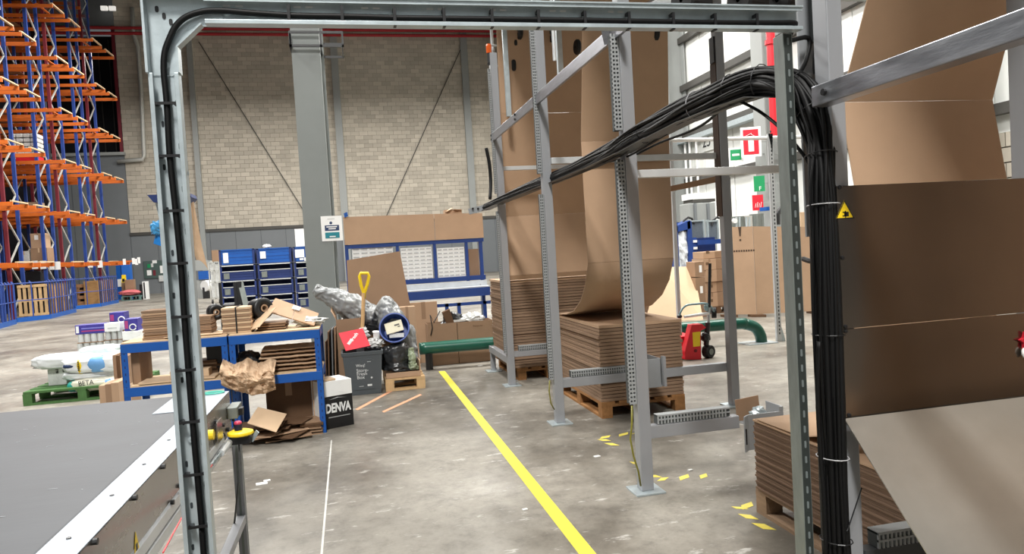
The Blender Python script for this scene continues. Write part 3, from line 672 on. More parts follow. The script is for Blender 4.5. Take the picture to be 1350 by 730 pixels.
# ================================================================== GALVANISED CABLE PORTAL
gy = 2.28
gt = thing('cable_portal_frame', (.5, gy, 0), 'galvanised steel channel portal standing in the foreground', 'frame')
def channel(p, q, wd, dep, side, name, par, lip=.012, th=.004):
    """C channel from p to q; back web away from the viewer, open side towards -y"""
    p = Vector(p); q = Vector(q); d = (q-p).normalized(); s = Vector(side).normalized(); n = Vector((0, -1, 0)); mid = (p+q)/2; ln = (q-p).length
    m = MB()
    m.obox(mid, d*ln, s*wd, n*th)
    for k in (-1, 1):
        m.obox(mid+s*k*(wd/2-th/2)+n*dep/2, d*ln, s*th, n*dep)
        m.obox(mid+s*k*(wd/2-lip/2)+n*dep, d*ln, s*lip, n*th)
    return m.build(name, galv, par, bevel=.0008)
L0, L1 = at(219.5, 365, gy).x, at(258.7, 365, gy).x; lc = (L0+L1)/2; lw = (L1-L0)
zt, zbm = at(300, 2, gy).z, at(300, 36, gy).z; bc = (zt+zbm)/2; bwid = zt-zbm
xr = at(1050, 28, gy).x
lp_ = channel((lc, gy, 0), (lc, gy, at(217, 100, gy).z), lw, .035, (1, 0, 0), 'channel_post', gt)
base_plate(lp_, lc, gy, .16)
bm_ = channel((at(272, 20, gy).x, gy, bc), (xr, gy, bc), bwid, .035, (0, 0, 1), 'channel_beam', gt)
# corner gusset
cz = zt; k1 = at(228, 66, gy); k2 = at(266, 33, gy)
outl = [(L0, 0, zt+.005), (k2.x+.06, 0, zt+.005), (k2.x+.06, 0, zbm), (k2.x, 0, zbm), (L1, 0, k1.z), (L1, 0, at(236, 100, gy).z), (L0, 0, at(199, 100, gy).z)]
gs = MB().prism([(x, gy-.006, z) for x, _, z in outl], (0, .003, 0)).build('corner_gusset', galv, gt)
MB().bar((k2.x+.004, gy-.022, zbm-.001), (L1+.001, gy-.022, k1.z), .005, .036, (0, -1, 0)).build('gusset_flange', galv, gs)
MB().box((L0-.004, gy-.045, at(199, 100, gy).z), (L0+.003, gy, zt+.006)).build('gusset_flange', galv, gs)
MB().box((L1-.001, gy-.042, at(236, 100, gy).z), (L1+.004, gy, k1.z)).build('gusset_flange', galv, gs)
MB().box((L0, gy-.042, zt), (xr, gy, zt+.005)).build('beam_flange', galv, gs)
# slots, rivets and coach bolts
m = MB(); m2 = MB()
def slot(mm, x, z, w_, h_, y=None): 
    y = gy-.0078 if y is None else y; n_ = 8; pts = []
    r_ = min(w_, h_)/2
    for k in range(n_+1):
        a = math.pi*k/n_ ; pts.append((x + (w_/2-r_) + r_*math.sin(a) if w_ > h_ else x + r_*math.cos(a), z + r_*math.cos(a) if w_ > h_ else z+(h_/2-r_)+r_*math.sin(a)))
    for k in range(n_+1):
        a = math.pi+math.pi*k/n_; pts.append((x - (w_/2-r_) + r_*math.sin(a) if w_ > h_ else x + r_*math.cos(a), z + r_*math.cos(a) if w_ > h_ else z-(h_/2-r_)+r_*math.sin(a)))
    mm.prism([(a, y, b) for a, b in pts], (0, .002, 0))
z = .1; k = 0
while z < zt-.25:
    if k % 3 == 0: slot(m, L0+.022, z, .007, .018, gy-.0035)
    else: slot(m, L0+.017, z, .007, .018, gy-.0035)
    slot(m2, L1-.018, z+.06, .007, .018, gy-.0035); z += .125; k += 1
for x in (0, .11, .22): pass
m.build('slot', M('slot_dark', (40, 46, 50), .8), lp_, kind='stuff'); m2.build('slot', M('slot_pale', (126, 138, 140), .6), lp_, kind='stuff')
m = MB()
for px, py in ((207.5, 13), (217, 22), (226, 30)): p = at(px, py, gy); slot(m, p.x, p.z, .010, .018, gy-.0085)
m.build('slot', black, gs, kind='stuff')
m = MB(); x = .02
for i in range(14):
    slot(m, lc+.16+x, zt-.014, .022, .006, gy-.0035); x += .035 if i % 2 == 0 else .165
m.build('slot', M('slot_light', (206, 208, 208), .6), bm_, kind='stuff')
m = MB()
for px, py in ((219, 87), (245, 229), (300, 18), (335, 20), (253, 579), (484, 26), (733, 28), (848, 30), (963, 31)):
    p = at(px, py, gy); MB().lathe((p.x, gy-.006, p.z), [(.001, .006), (.006, .006), (.0065, .003), (.011, .002), (.011, 0)], 12, (0, -1, 0)).build('coach_bolt', galv, gt)
# right leg: strut section with slotted front
rx0, rx1 = at(1033, 365, gy).x-.001, at(1058, 365, gy).x
rl = MB().box((rx1-.036, gy, .0), (rx1, gy+.062, at(1030, 44, gy).z+.002)).build('strut_leg', galv_d, gt, bevel=.002)
xs = rx1-.018
MB().box((rx1-.033, gy-.0015, .0), (rx1-.004, gy+.002, 2.25)).build('strut_mouth', M('strut_dark', (50, 56, 54), .6, .3), rl)
m = MB()
for i in range(40): slot(m, xs-.001, .08+i*.055, .008, .026, gy-.003)
m.build('slot', M('slot_mid', (104, 112, 112), .6), rl, kind='stuff')
base_plate(rl, rx1-.018, gy+.03, .14)
# conduit running in the channel, with clips
yc = gy-.022
pl = [(268.5, 730), (266, 692), (260, 624), (254, 556), (248.4, 487), (243, 417), (238.3, 347), (231.5, 277), (224, 207), (220, 137), (216, 95), (217, 70), (223, 52), (232, 34), (246, 22), (268, 15), (291, 14), (313, 15.5), (345, 18), (390, 20.5), (470, 22), (520, 23.5), (600, 24.5), (720, 26), (840, 28), (960, 30), (1020, 30), (1045, 30)]
pts = [at(a, b, yc) for a, b in pl]; pts = [Vector((pts[0].x, yc, .02))]+pts
e_ = pts[-1]
pts += [e_+Vector((.03, .03, 0)), Vector((e_.x+.05, 2.36, e_.z-.03)), at(1066, 50, 2.4), at(1063, 78, 2.4), at(1052, 100, 2.42)]
def smooth_path(p, n=4):
    out = []
    for i in range(len(p)-1):
        a, b, c, d = p[max(i-1, 0)], p[i], p[i+1], p[min(i+2, len(p)-1)]
        for k in range(n):
            t = k/n; out.append(.5*((2*b) + (c-a)*t + (2*a-5*b+4*c-d)*t*t + (3*b-a-3*c+d)*t**3))
    return out+[p[-1]]
cb = tag(MB().tube(smooth_path([Vector(p) for p in pts]), .0088, 10).build('conduit', cable_m, smooth=True), 'black conduit running up and along inside the galvanised portal channel', 'cable')
def clip(px, py, hor, par):
    p = at(px, py, yc); m = MB()
    if hor: m.box((p.x-.033, yc-.014, p.z-.004), (p.x+.033, yc-.009, p.z+.004)); m.box((p.x-.033, yc-.012, p.z-.004), (p.x-.02, gy-.008, p.z+.004)); m.box((p.x+.02, yc-.012, p.z-.004), (p.x+.033, gy-.008, p.z+.004))
    else: m.box((p.x-.0045, yc-.014, p.z-.028), (p.x+.0045, yc-.009, p.z+.028)); m.box((p.x-.0045, yc-.012, p.z-.028), (p.x+.0045, gy-.008, p.z-.018)); m.box((p.x-.0045, yc-.012, p.z+.018), (p.x+.0045, gy-.008, p.z+.028))
    m.build('cable_clip', black, par)
for px, py in ((220, 137), (225, 206), (231, 278), (238.5, 347), (243.5, 417), (248.5, 487), (253.5, 555), (260, 624), (266, 692)): clip(px-(1 if py > 400 else 0), py, True, cb)
for px, py in ((381, 20), (451, 21), (648, 25), (709, 26), (770, 27), (828, 28), (886, 29), (941, 30), (996, 30), (520, 23), (585, 24)): clip(px, py, False, cb)

# ================================================================== CABLE BUNDLE
cbun = thing('cable_bundle', (1.6, 5, 2.1), 'thick bundle of black cables looping from the near column to the far post', 'cables')
path = [at(640, 273, 8.55), at(662, 263, 7.9), at(700, 246, 6.75), at(740, 230, 5.85), at(775, 214, 5.05), at(810, 197, 4.25), at(840, 179, 3.85), at(870, 163, 3.5), at(905, 144, 3.2), at(940, 129, 2.93), at(975, 114, 2.72), at(1003, 107, 2.6), at(1030, 108, 2.47), at(1054, 121, 2.40), at(1070, 145, 2.36), at(1079, 175, 2.33), at(1083, 220, 2.31), at(1085, 270, 2.30), at(1090, 400, 2.29), at(1095, 520, 2.28), at(1099, 640, 2.27), at(1104, 740, 2.26), at(1110, 800, 2.22)]
path = smooth_path([Vector(p) for p in path], 3)
frames = []
for i, p in enumerate(path):
    t = (path[min(i+1, len(path)-1)]-path[max(i-1, 0)]).normalized(); a = Vector((1, 0, 0)); a = (a-t*a.dot(t)).normalized(); frames.append((a, a.cross(t)))
rnd = random.Random(3); nC = 0
def strand(u, v, r, mat, i0=0, i1=None, wob=.006):
    ph = rnd.uniform(0, 6); o = []
    for i in range(i0, i1 or len(path)):
        a, b = frames[i]; s_ = .62 + .38*min(1, i/22) if i < 22 else (1.0 if i < 46 else .92)
        o.append(path[i] + a*(u*s_+wob*math.sin(i*.5+ph)) + b*(v*s_+wob*math.cos(i*.37+ph)))
    return MB().tube(o, r, 6).build('cable', mat, cbun, smooth=True)
strand(0, 0, .034, cable_m); strand(.0, .028, .022, cable_m); strand(0, -.026, .022, cable_m)
for k in range(15):
    a = 2*math.pi*k/15; strand(.036*math.cos(a), .052*math.sin(a), rnd.choice((.008, .010, .012)), cable_m)
for k in range(4): strand(.02*math.cos(k*1.6), .057*math.sin(2.6+k*.35), .007, cable_y, 8, 40)
for k in range(3): strand(-.04, -.02+.02*k, .005, cable_m, 0, None, .014)
m = MB()
for i in (3, 8, 14, 19, 25, 29, 33, 38, 42, 47, 51, 55, 59, 62):
    a, b = frames[i]; s_ = .62+.38*min(1, i/22); rg = [path[i]+a*.049*s_*math.cos(2*math.pi*k/14)+b*.066*s_*math.sin(2*math.pi*k/14) for k in range(15)]
    MB().tube(rg, .0022, 5, False).build('cable_tie', cable_w if i in (25, 51, 59) else black, cbun)
trp = [path[i]+frames[i][1]*(-.055 if True else 0) for i in range(0, 36, 5)]
# wire tray under the bundle
m = MB()
for i in range(0, 33, 4):
    a, b = frames[i]; a2, b2 = frames[i+4]; s0 = .62+.38*min(1, i/22); dn = Vector((0, 0, -.058*s0))
    m.add([path[i]+dn+Vector((-.05, 0, 0)), path[i]+dn+Vector((.05, 0, 0)), path[i+4]+dn+Vector((.05, 0, 0)), path[i+4]+dn+Vector((-.05, 0, 0))], [(0, 1, 2, 3)])
m.build('cable_tray', M('tray_dark', (86, 86, 84), .5, .4), cbun, solid=.003)
# loose loops
def loose(pp, r, label): tag(MB().tube(smooth_path([Vector(p) for p in pp], 5), r, 6).build('loose_cable', cable_m, smooth=True), label, 'cable')
loose([at(880, 176, 3.5), at(830, 205, 4.1), at(800, 214, 4.6), at(776, 218, 5.1), at(760, 230, 5.5), at(745, 236, 5.9)], .006, 'loose black cable looping under the bundle between the two tall posts')
loose([at(955, 140, 2.95), at(930, 162, 3.2), at(905, 175, 3.45), at(870, 188, 3.8), at(840, 203, 4.1)], .007, 'loose black cable sagging below the thick end of the bundle')
loose([at(968, 130, 2.75), at(1000, 146, 2.66), at(1030, 170, 2.5), at(1060, 205, 2.42), at(1070, 222, 2.40)], .007, 'thin black cable running down across the strut leg to the grey plate')
loose([at(641, 195, 8.6), at(645, 215, 8.6), at(647, 240, 8.6), at(646, 262, 8.5)], .022, 'black hose hanging at the far end of the bundle')
loose([at(1075, 60, 2.41), at(1073, 90, 2.41), at(1077, 110, 2.40), at(1078, 122, 2.39)], .005, 'thin black cable dropping from the duct above the side bar joint')
loose([at(1079, 344, 2.30), at(1068, 344, 2.4), at(1059, 341, 2.5)], .010, 'short black cable stub sticking out left of the vertical cables')
loose([at(1080, 450, 2.24), at(1078, 520, 2.24), at(1082, 600, 2.24), at(1086, 650, 2.23), at(1089, 735, 2.22)], .008, 'black cable hanging loose down the left side of the vertical cables')
t = thing('rack_arm', at(632, 276, 8.6), 'grey bracket arm at the far end of the cable bundle', 'bracket')
MB().bar(at(618, 279, 8.6), at(645, 272, 8.55), .04, .07).build('arm', bracket_g, t)
m = MB()
for px in (623, 630): m.cyl(at(px, 275, 8.56)+Vector((0, -.025, 0)), at(px, 275, 8.56), .012, 8)
m.build('bolt', black, t)

# ================================================================== BELT CONVEYOR
cz = .90
e0 = -.775; e1 = -.672; ye = 4.0
cv = thing('belt_conveyor', (-1.6, 2.2, 0), 'grey belt conveyor with pale edge strip in the left foreground', 'conveyor')
MB().box((-2.6, .2, cz-.06), (e0, ye+.02, cz-.004)).build('belt', belt_m, cv, bevel=.01)
MB().box((e0+.001, .2, cz-.004), (e1, 3.55, cz+.0)).build('edge_strip', alu, cv, bevel=.0015)
MB().box((e0-.16, 3.556, cz-.004), (e1, ye, cz+.0)).build('end_cover', alu, cv, bevel=.0015)
sp_ = MB().box((e1-.006, .2, cz-.155), (e1, 3.4, cz-.005)).build('side_plate', alu_s, cv, bevel=.001)
MB().box((e1-.006, 3.402, cz-.21), (e1, ye, cz-.005)).build('end_plate', alu_s, cv, bevel=.001)
m = MB()
for px, py in ((90.6, 709.7), (147.5, 653), (190, 612), (222.6, 580)):
    p = atz(px, py, cz); m.lathe((p.x, p.y, cz), [(.001, .0035), (.006, .003), (.0065, 0)], 10)
m.build('strip_screw', M('screw_steel', (92, 92, 92), .4, .6), cv)
m = MB()
for px, py in ((122, 714), (175, 656), (213, 615), (225, 662), (236, 640)):
    p = atx(px, py, e1); MB().cyl((e1, p.y, p.z), (e1+.012, p.y, p.z), .009, 8).build('hex_bolt', black, cv)
for px, py in ((306, 553), (299, 566), (294, 573), (293, 560), (284, 556), (302, 580)):
    p = atx(px, py, e1); MB().cyl((e1, p.y, p.z), (e1+.012, p.y, p.z), .010, 8).build('hex_bolt', black, cv)
p = atx(179, 716, e1); ws = MB().prism([(e1+.001, p.y-.028, p.z-.03), (e1+.001, p.y+.028, p.z-.03), (e1+.001, p.y, p.z+.035)], (.001, 0, 0)).build('warning_triangle', yel_p, sp_)
MB().obox((e1+.0025, p.y, p.z-.01), (.001, 0, 0), (0, .016, 0), (0, 0, .02)).build('hand_symbol', black, ws)
# lower aluminium rails along the side, legs and cross rail
for z0, z1, xa in ((cz-.205, cz-.165, e1-.04), (cz-.255, cz-.215, e1-.04)): MB().box((xa, .2, z0), (e1+.005, 3.75, z1)).build('side_rail', light_bar, cv, bevel=.003)
for y in (3.94, .6):
    lg = MB().box((e1+.006, y-.025, 0), (e1+.051, y+.02, cz-.215)).build('leg', post_g, cv, bevel=.003)
    MB().box((e1+.022, y-.0265, .02), (e1+.034, y-.0245, cz-.23)).build('leg_groove', galv_d, lg); MB().box((e1+.051, y-.008, .02), (e1+.0525, y+.003, cz-.23)).build('leg_groove', galv_d, lg)
MB().box((e1+.006, .62, .22), (e1+.05, 3.914, .265)).build('foot_rail', post_g, cv, bevel=.003)
MB().box((-2.5, 3.395, .2), (-2.45, 3.44, cz-.26)).build('leg', post_g, cv)
# motor block, bracket plates and pull cord switch on the end plate
p = atx(303, 541, e1); MB().box((e1, p.y-.09, p.z-.028), (e1+.05, p.y+.07, p.z+.03)).build('junction_box', galv_d, cv, bevel=.003)
MB().box((e1+.05, p.y-.05, p.z-.02), (e1+.07, p.y+.0, p.z+.015)).build('cable_gland', black, cv)
p = atx(292, 566, e1+.02); MB().box((e1+.012, p.y-.08, p.z-.05), (e1+.016, p.y+.05, p.z+.05)).build('tension_plate', alu_s, cv)
p = atx(277, 573, e1+.03); MB().lathe((e1+.015, p.y, p.z), [(.001, .03), (.022, .03), (.022, 0)], 12, (1, 0, 0)).build('yellow_knob', yel_p, cv)
p = atx(291, 598, e1+.04); pq = atx(312, 590, e1+.05)
ey = 3.80
ec = at(317, 572, ey)
es = thing('pull_cord_switch', ec, 'yellow emergency stop switch with red button on the conveyor side', 'switch')
m = MB(); m.lathe((ec.x, ec.y, ec.z-.003), [(.001, 0), (.06, 0), (.064, .006), (.062, .016), (.04, .024), (.001, .024)], 20); m.build('yellow_cover', yel_p, es, smooth=False)
MB().cyl((ec.x-.008, ec.y, ec.z+.02), (ec.x-.008, ec.y, ec.z+.052), .019, 14).build('collar', M('navy_plastic', (24, 30, 52), .4), es)
MB().lathe((ec.x-.008, ec.y, ec.z+.052), [(.018, 0), (.019, .008), (.014, .014), (.001, .015)], 14).build('push_button', pink, es)
MB().box((ec.x-.05, ec.y-.035, ec.z-.045), (ec.x+.05, ec.y+.035, ec.z-.002)).build('housing', black, es, bevel=.006)
MB().bar((ec.x+.05, ec.y, ec.z-.04), (ec.x+.085, ec.y-.02, ec.z+.01), .004, .02).build('bracket', galv, es)
q0_ = Vector((ec.x-.05, ec.y-.01, ec.z-.03)); q1_ = at(280, 612, ey-.45)
MB().cyl(q0_, q0_+(q1_-q0_)*.55, .016, 12).build('spring_barrel', light_bar, es)
m = MB(); hp = [q0_+(q1_-q0_)*(.5+.5*t/60) + Vector((0, .009*math.cos(t), .009*math.sin(t))) for t in range(0, 61)]
m.tube(hp, .0022, 5); m.build('spring', galv, es)
MB().tube([q1_, at(262, 640, ey-.8), at(215, 728, ey-1.75)], .0025, 5).build('red_cord', red_p, es)
m = MB(); m.cyl(Vector((ec.x-.03, ec.y, ec.z-.035)), Vector((e1+.01, ec.y-.02, ec.z-.05)), .012, 10); m.build('mount', galv, es)
tag(MB().tube(smooth_path([at(315, 585, ey), at(316, 610, ey), at(312, 660, ey), at(308, 700, ey), at(305, 735, ey), Vector((at(304, 735, ey).x, ey, .02))], 4), .005, 6).build('switch_cable', M('grey_cable', (74, 76, 76), .5), smooth=True), 'grey cable hanging from the emergency stop switch along the leg', 'cable')
p = atz(282, 519, cz); tag(MB().tube([p+Vector((.05*math.cos(a*.7), .035*math.sin(a*.7), .004+.001*a/4)) for a in range(0, 17)], .004, 5).build('teal_cord', teal_ink), 'small coil of teal cord on the conveyor end cover', 'cord')
# pale scuffs and grit on the belt
rb3 = random.Random(11); sp3 = thing('belt_grit', (-1.2, 2.5, cz-.0035), 'pale scuffs and grit scattered on the grey conveyor belt', 'grit')
sp3['kind'] = 'stuff'; m = MB()
for i in range(70):
    x = rb3.uniform(-2.2, e0-.05); y = rb3.uniform(1.2, 3.9); l = rb3.uniform(.004, .03); a = rb3.uniform(-.5, .5)
    m.obox((x, y, cz-.0033), (l*math.cos(a), l*math.sin(a), 0), (-.003*math.sin(a), .003*math.cos(a), 0), (0, 0, .0008))
bpy.data.objects.remove(sp3); o = m.build('belt_grit', M('belt_scuff', (150, 152, 156), .8)); tag(o, 'pale scuffs and grit scattered on the grey conveyor belt', 'grit'); o['kind'] = 'stuff'
# ================================================================== BLUE WORK BENCHES WITH CARTON STOCK
def bench(x0, x1, label):
    t = thing('shelving_bench', ((x0+x1)/2, 7.0, 0), label, 'bench')
    y0, y1 = 6.71, 7.28
    for x in (x0, x1-.042):
        for y in (y0, y1-.042):
            lg = MB(); xo = x if x == x0 else x+.042; sx = 1 if x == x0 else -1; yo = y if y == y0 else y+.042; sy_ = 1 if y == y0 else -1
            lg.box((xo, yo, 0), (xo+sx*.054, yo+sy_*.003, .94)); lg.box((xo, yo, 0), (xo+sx*.003, yo+sy_*.042, .94))
            o = lg.build('leg', blue, t)
            if y == y0:
                hm = MB()
                for i in range(15): hm.obox((xo+sx*.027, y0-.0006, .08+i*.06), (.009, 0, 0), (0, .001, 0), (0, 0, .022))
                hm.build('keyhole', blue_d, o, kind='stuff')
    for z0, z1 in ((.862, .94), (.484, .563)):
        for y in (y0-.004, y1-.03): MB().box((x0+.003, y, z0), (x1-.003, y+.03, z1)).build('shelf_beam', blue, t, bevel=.002)
        for x in (x0+.004, x1-.03): MB().box((x, y0+.03, z0), (x+.026, y1-.03, z1)).build('end_beam', blue, t)
        MB().box((x0+.005, y0+.001, z1), (x1-.005, y1-.002, z1+.012)).build('chipboard_shelf', chip, t)
    return t
bench(-1.105, -.322, 'right blue shelving bench with chipboard shelves beside the black printed box')
bench(-1.975, -1.112, 'left blue shelving bench with chipboard shelves behind the conveyor')
TZ, SZ = .953, .576
def stack_flat(name, label, x0, x1, y0, y1, z0, n, h, mats, jit=.01, cat='cardboard', strap=False, rot=0):
    t = thing(name, ((x0+x1)/2, (y0+y1)/2, z0), label, cat)
    for i in range(n):
        j = random.uniform(-jit, jit); k = random.uniform(-jit, jit)
        MB().box((x0+j, y0+k, z0+i*h), (x1+j, y1+k, z0+i*h+h*.86)).build('flat_carton', mats[i % len(mats)], t)
    if strap:
        zt_ = z0+n*h; xm = (x0+x1)/2
        m = MB(); m.box((xm-.006, y0-jit-.004, z0), (xm+.006, y0-jit-.002, zt_+.004)).box((xm-.006, y0-jit-.002, zt_), (xm+.006, y1, zt_+.004)); m.build('strap', black, t)
    return t
x0, x1 = at(293, 430, 6.80).x, at(331, 430, 6.80).x
stack_flat('carton_bundle', 'strapped bundle of flat pale cartons on the left end of the right bench', x0, x1, 6.80, 7.1, TZ, 11, at(310, 405, 6.8).z/11-TZ/11, [kraft_l, kraft_d], .004, strap=True)
def tilted(name, label, corners, th, mat, cat='cardboard'):
    a, b, c, d = [Vector(p) for p in corners]; n = (b-a).cross(d-a).normalized()*th
    return tag(MB().prism([a, b, c, d], n).build(name, mat), label, cat)
# black rubber rolls
def roll(name, label, c, r, wd, ax, mat=rubber, cat='roll'):
    t = thing(name, c, label, cat)
    MB().lathe(c, [(r*.35, -wd/2), (r*.9, -wd/2), (r, -wd/2+.015), (r, wd/2-.015), (r*.9, wd/2), (r*.35, wd/2), (r*.35, -wd/2)], 24, ax).build('body', mat, t, smooth=True)
    MB().lathe(c, [(r*.36, -wd/2-.004), (r*.22, -wd/2-.004), (r*.22, wd/2+.004), (r*.36, wd/2+.004)], 16, ax).build('core', kraft_d, t)
    return t
c = at(343, 407, 7.05); roll('stretch_film_roll', 'large black stretch film roll behind the strapped carton bundle', c, .10, .16, (.55, -.8, .1), black)
c = at(284, 411, 7.1); roll('stretch_film_roll', 'black stretch film roll between the two carton stacks', c, .075, .12, (.3, -.95, 0), black)
# tilted flat carton with taped middle
A, B_, Cc, D_ = at(352, 411, 6.95), at(414, 430, 6.85), at(420, 414, 7.08), at(363, 394, 7.14)
t = thing('flattened_carton', A, 'flattened brown carton leaning over the sheets on the right bench', 'cardboard')
n = (B_-A).cross(D_-A).normalized(); n = n if n.z > 0 else -n
MB().prism([A, A+(B_-A)*.53, D_+(Cc-D_)*.47, D_], n*.012).build('panel', kraft, t); MB().prism([A+(B_-A)*.54, B_, Cc, D_+(Cc-D_)*.48], n*.012).build('panel', kraft, t)
p = A+(B_-A)*.5+(D_-A)*.75; MB().obox(p+n*.015, (B_-A)*.16, (D_-A)*.25, n*.004).build('torn_tape', white_pp, t)
A = at(331, 431, 6.8); 
tag(MB().bar(at(333, 434, 6.78), at(356, 408, 6.95), .2, .006, (0, .3, 1)).build('loose_flap', kraft_l), 'pale carton flap standing slanted right of the strapped bundle', 'cardboard')
x0, x1 = at(340, 428, 6.9).x, at(378, 428, 6.9).x
stack_flat('sheet_pile', 'low pile of thin brown sheets under the leaning flattened carton', x0, x1, 6.86, 7.15, TZ, 6, .011, [kraft_dk, kraft_d], .012)
x0, x1 = at(383, 425, 6.9).x, at(424, 425, 6.9).x
tag(MB().blob(((x0+x1)/2+.02, 7.0, TZ+.045), (.13, .10, .04), .5, 4, 22, 12, 6).build('bubble_wrap', shirt_w), 'grey white crumpled wrapping under the leaning carton, right end of bench', 'wrapping')
# left bench stacks
x0, x1 = at(187, 430, 6.80).x, at(221, 430, 6.80).x
hz_ = at(200, 409, 6.8).z
stack_flat('carton_bundle', 'tall stack of brown flat cartons on the left end of the left bench', x0, x1+.08, 6.80, 7.1, TZ, 12, (hz_-TZ)/12, [kraft_d, kraft, edge_m], .008)
x0, x1 = at(250, 430, 6.85).x, at(279, 430, 6.85).x
stack_flat('carton_bundle', 'stack of brown flat cartons partly behind the portal post', x0, x1, 6.86, 7.12, TZ, 12, .0145, [edge_m, kraft_d], .008)
x0 = at(222, 440, 6.8).x; 
stack_flat('sheet_pile', 'thin pale sheets lying flat across the left bench top', -1.62, -1.14, 6.76, 7.0, TZ, 3, .006, [kraft_l, kraft], .02)
# inside the left bench
pb = carton('open_carton', 'tall brown box standing inside the left bench at its left end', (-1.93, 6.82, SZ), (-1.86, 7.2, .85), kraft_d)
stack_flat('sheet_pile', 'dark sheets stacked on the lower shelf of the left bench', -1.60, -1.25, 6.98, 7.2, SZ, 7, .02, [kraft_dk, kraft_d], .02)
tag(MB().box((-1.62, 6.80, SZ+.02), (-1.30, 6.95, SZ+.085)).build('long_carton', kraft_l), 'long pale carton lying on the lower shelf of the left bench', 'box')
tag(MB().obox((-1.55, 6.86, SZ+.012), (.62, .02, .0), (0, .28, 0), (.0, 0, .012)).build('base_sheet', kraft_l), 'wide pale sheet lying under the long carton in the left bench', 'cardboard')
tag(MB().box((-1.35, 7.0, SZ), (-1.15, 7.22, .84)).build('black_crate', black_ct, bevel=.006), 'black crate at the right end inside the left bench', 'box')
# inside the right bench: kraft paper pile, black bag, crumpled brown paper over the edge
t = thing('paper_pile', (-.62, 7.0, SZ), 'thick pile of folded brown packing paper on the right bench shelf', 'paper')
for i in range(6):
    j = random.uniform(-.02, .02)
    m = MB(); z = SZ+i*.036
    def fn(u, v, z=z, j=j, i=i): 
        a = 2*math.pi*v; return Vector((-.86+.50*u+j+.012*noise.noise(Vector((u*6, i, v*2))), 6.98+.19*math.cos(a), z+.019+.019*math.sin(a)+.006*noise.noise(Vector((u*7, v*3, i)))))
    m.grid(fn, 14, 12); m.build('folded_layer', paper_b if i % 2 else kraft_d, t)
tag(MB().blob((-.98, 6.98, SZ+.085), (.12, .15, .10), .3, 3, 22, 14, 9).build('black_bag', poly_d), 'black plastic bag on the left of the right bench shelf', 'bag')
p0, p1 = at(293, 490, 6.66), at(363, 490, 6.66)
def crump(u, v):
    x = p0.x + (p1.x-p0.x)*u; top = at(300+60*u, 474+6*abs(math.sin(u*7)), 6.66).z; bot = at(300+60*u, 505+14*math.sin(u*2.6), 6.66).z
    q = Vector((u*3.2, v*2.2, 2.2)); n = .5-abs(noise.noise(q*1.6)); n2 = .5-abs(noise.noise(q*3.1+Vector((3, 1, 0)))); n3 = .5-abs(noise.noise(q*6.3))
    z = top+(bot-top)*v
    return Vector((x+.015*n2, 6.63-.05*math.sin(math.pi*v)-.11*n-.05*n2-.02*n3 + (.16*(1-v/.3) if v < .3 else 0), z+.02*n2))
tag(MB().grid(crump, 34, 26).build('crumpled_paper', paper_b, solid=.003), 'crumpled sheet of brown paper hanging over the front edge of the right bench', 'paper')
# under the right bench
carton('dark_carton', 'dark brown box on the floor under the right bench', (-.86, 7.0, 0), (-.45, 7.4, .44), kraft_dk)
carton('slim_carton', 'pale slim brown box under the right bench, behind its front leg', (-.44, 6.95, 0), (-.33, 7.3, .45), kraft)
fp = thing('floor_sheet_pile', (-.75, 6.75, 0), 'fanned heap of flat cardboard sheets on the floor under the right bench', 'cardboard')
rr2 = random.Random(5)
for i in range(11):
    a = rr2.uniform(-.5, .5); cxx = -.78+rr2.uniform(-.16, .16); cyy = 6.72+rr2.uniform(-.1, .14); z = .006+i*.013; w_, d_ = rr2.uniform(.3, .5), rr2.uniform(.22, .36)
    MB().obox((cxx, cyy, z+.004*rr2.random()), (w_*math.cos(a), w_*math.sin(a), rr2.uniform(0, .02)), (-d_*math.sin(a), d_*math.cos(a), rr2.uniform(0, .02)), (0, 0, .006)).build('sheet', rr2.choice((kraft_d, kraft, kraft_dk)), fp)
A, B_, Cc, D_ = at(326, 558, 6.45), at(364, 570, 6.35), at(378, 546, 6.62), at(340, 537, 6.68)
tilted('loose_sheet', 'square brown board lying tilted on top of the floor heap', (A, B_, Cc, D_), .006, kraft_l)
stack_flat('sheet_pile', 'low flat pile of brown sheets on the floor behind the white carton side', -.56, -.36, 6.68, 6.94, 0, 9, .013, [kraft_d, kraft_dk], .015)
# printed black and white carton: DENVA
pl, pr_ = atz(427, 567), atz(467, 559); 
dv = (pr_-pl); dv.z = 0; wdt = .30; dv.normalize(); nv = Vector((0, 0, 1)).cross(dv)
t = thing('printed_carton', pl, 'black and white carton printed DENVA beside the right bench leg', 'box')
o = pl+dv*-.012+nv*.0; o.z = 0; hh = at(440, 503, pl.y).z; hb = at(440, 523, pl.y).z; ln = (pr_-o).length
def P_(u, v, z): return o+dv*u+nv*v+Vector((0, 0, z))
dpt = .30
m = MB(); m.obox(P_(ln/2, dpt/2, hb/2), dv*ln, nv*dpt, (0, 0, hb)); m.build('printed_body', black_ct, t, bevel=.003)
MB().obox(P_(ln/2, dpt/2, (hb+hh)/2), dv*ln, nv*dpt, (0, 0, hh-hb)).build('white_top', white_pp, t, bevel=.003)
MB().obox(P_(-.001, dpt/2, hh/2), dv*.003, nv*dpt, (0, 0, hh)).build('white_side', white_pp, t)
MB().obox(P_(ln*.28, dpt*.4, hh+.01), dv*ln*.5, nv*.2, dv*.01+Vector((0, 0, .012))).build('top_flap', kraft_l, t)
x_ = .035
text('DENVA', P_(.040, -.0016, .15), dv, (0, 0, 1), .115, white_p, t, fit=ln-.064, shear=.06, bold=.0045)
m = MB(); m.obox(P_(ln*.55, -.0016, .105), dv*ln*.68, nv*.0008, (0, 0, .008)); m.build('small_print', M('print_pale', (160, 160, 160), .6), t)
m = MB(); pts = [(.08, .268), (.16, .285), (.25, .272), (.17, .280)]
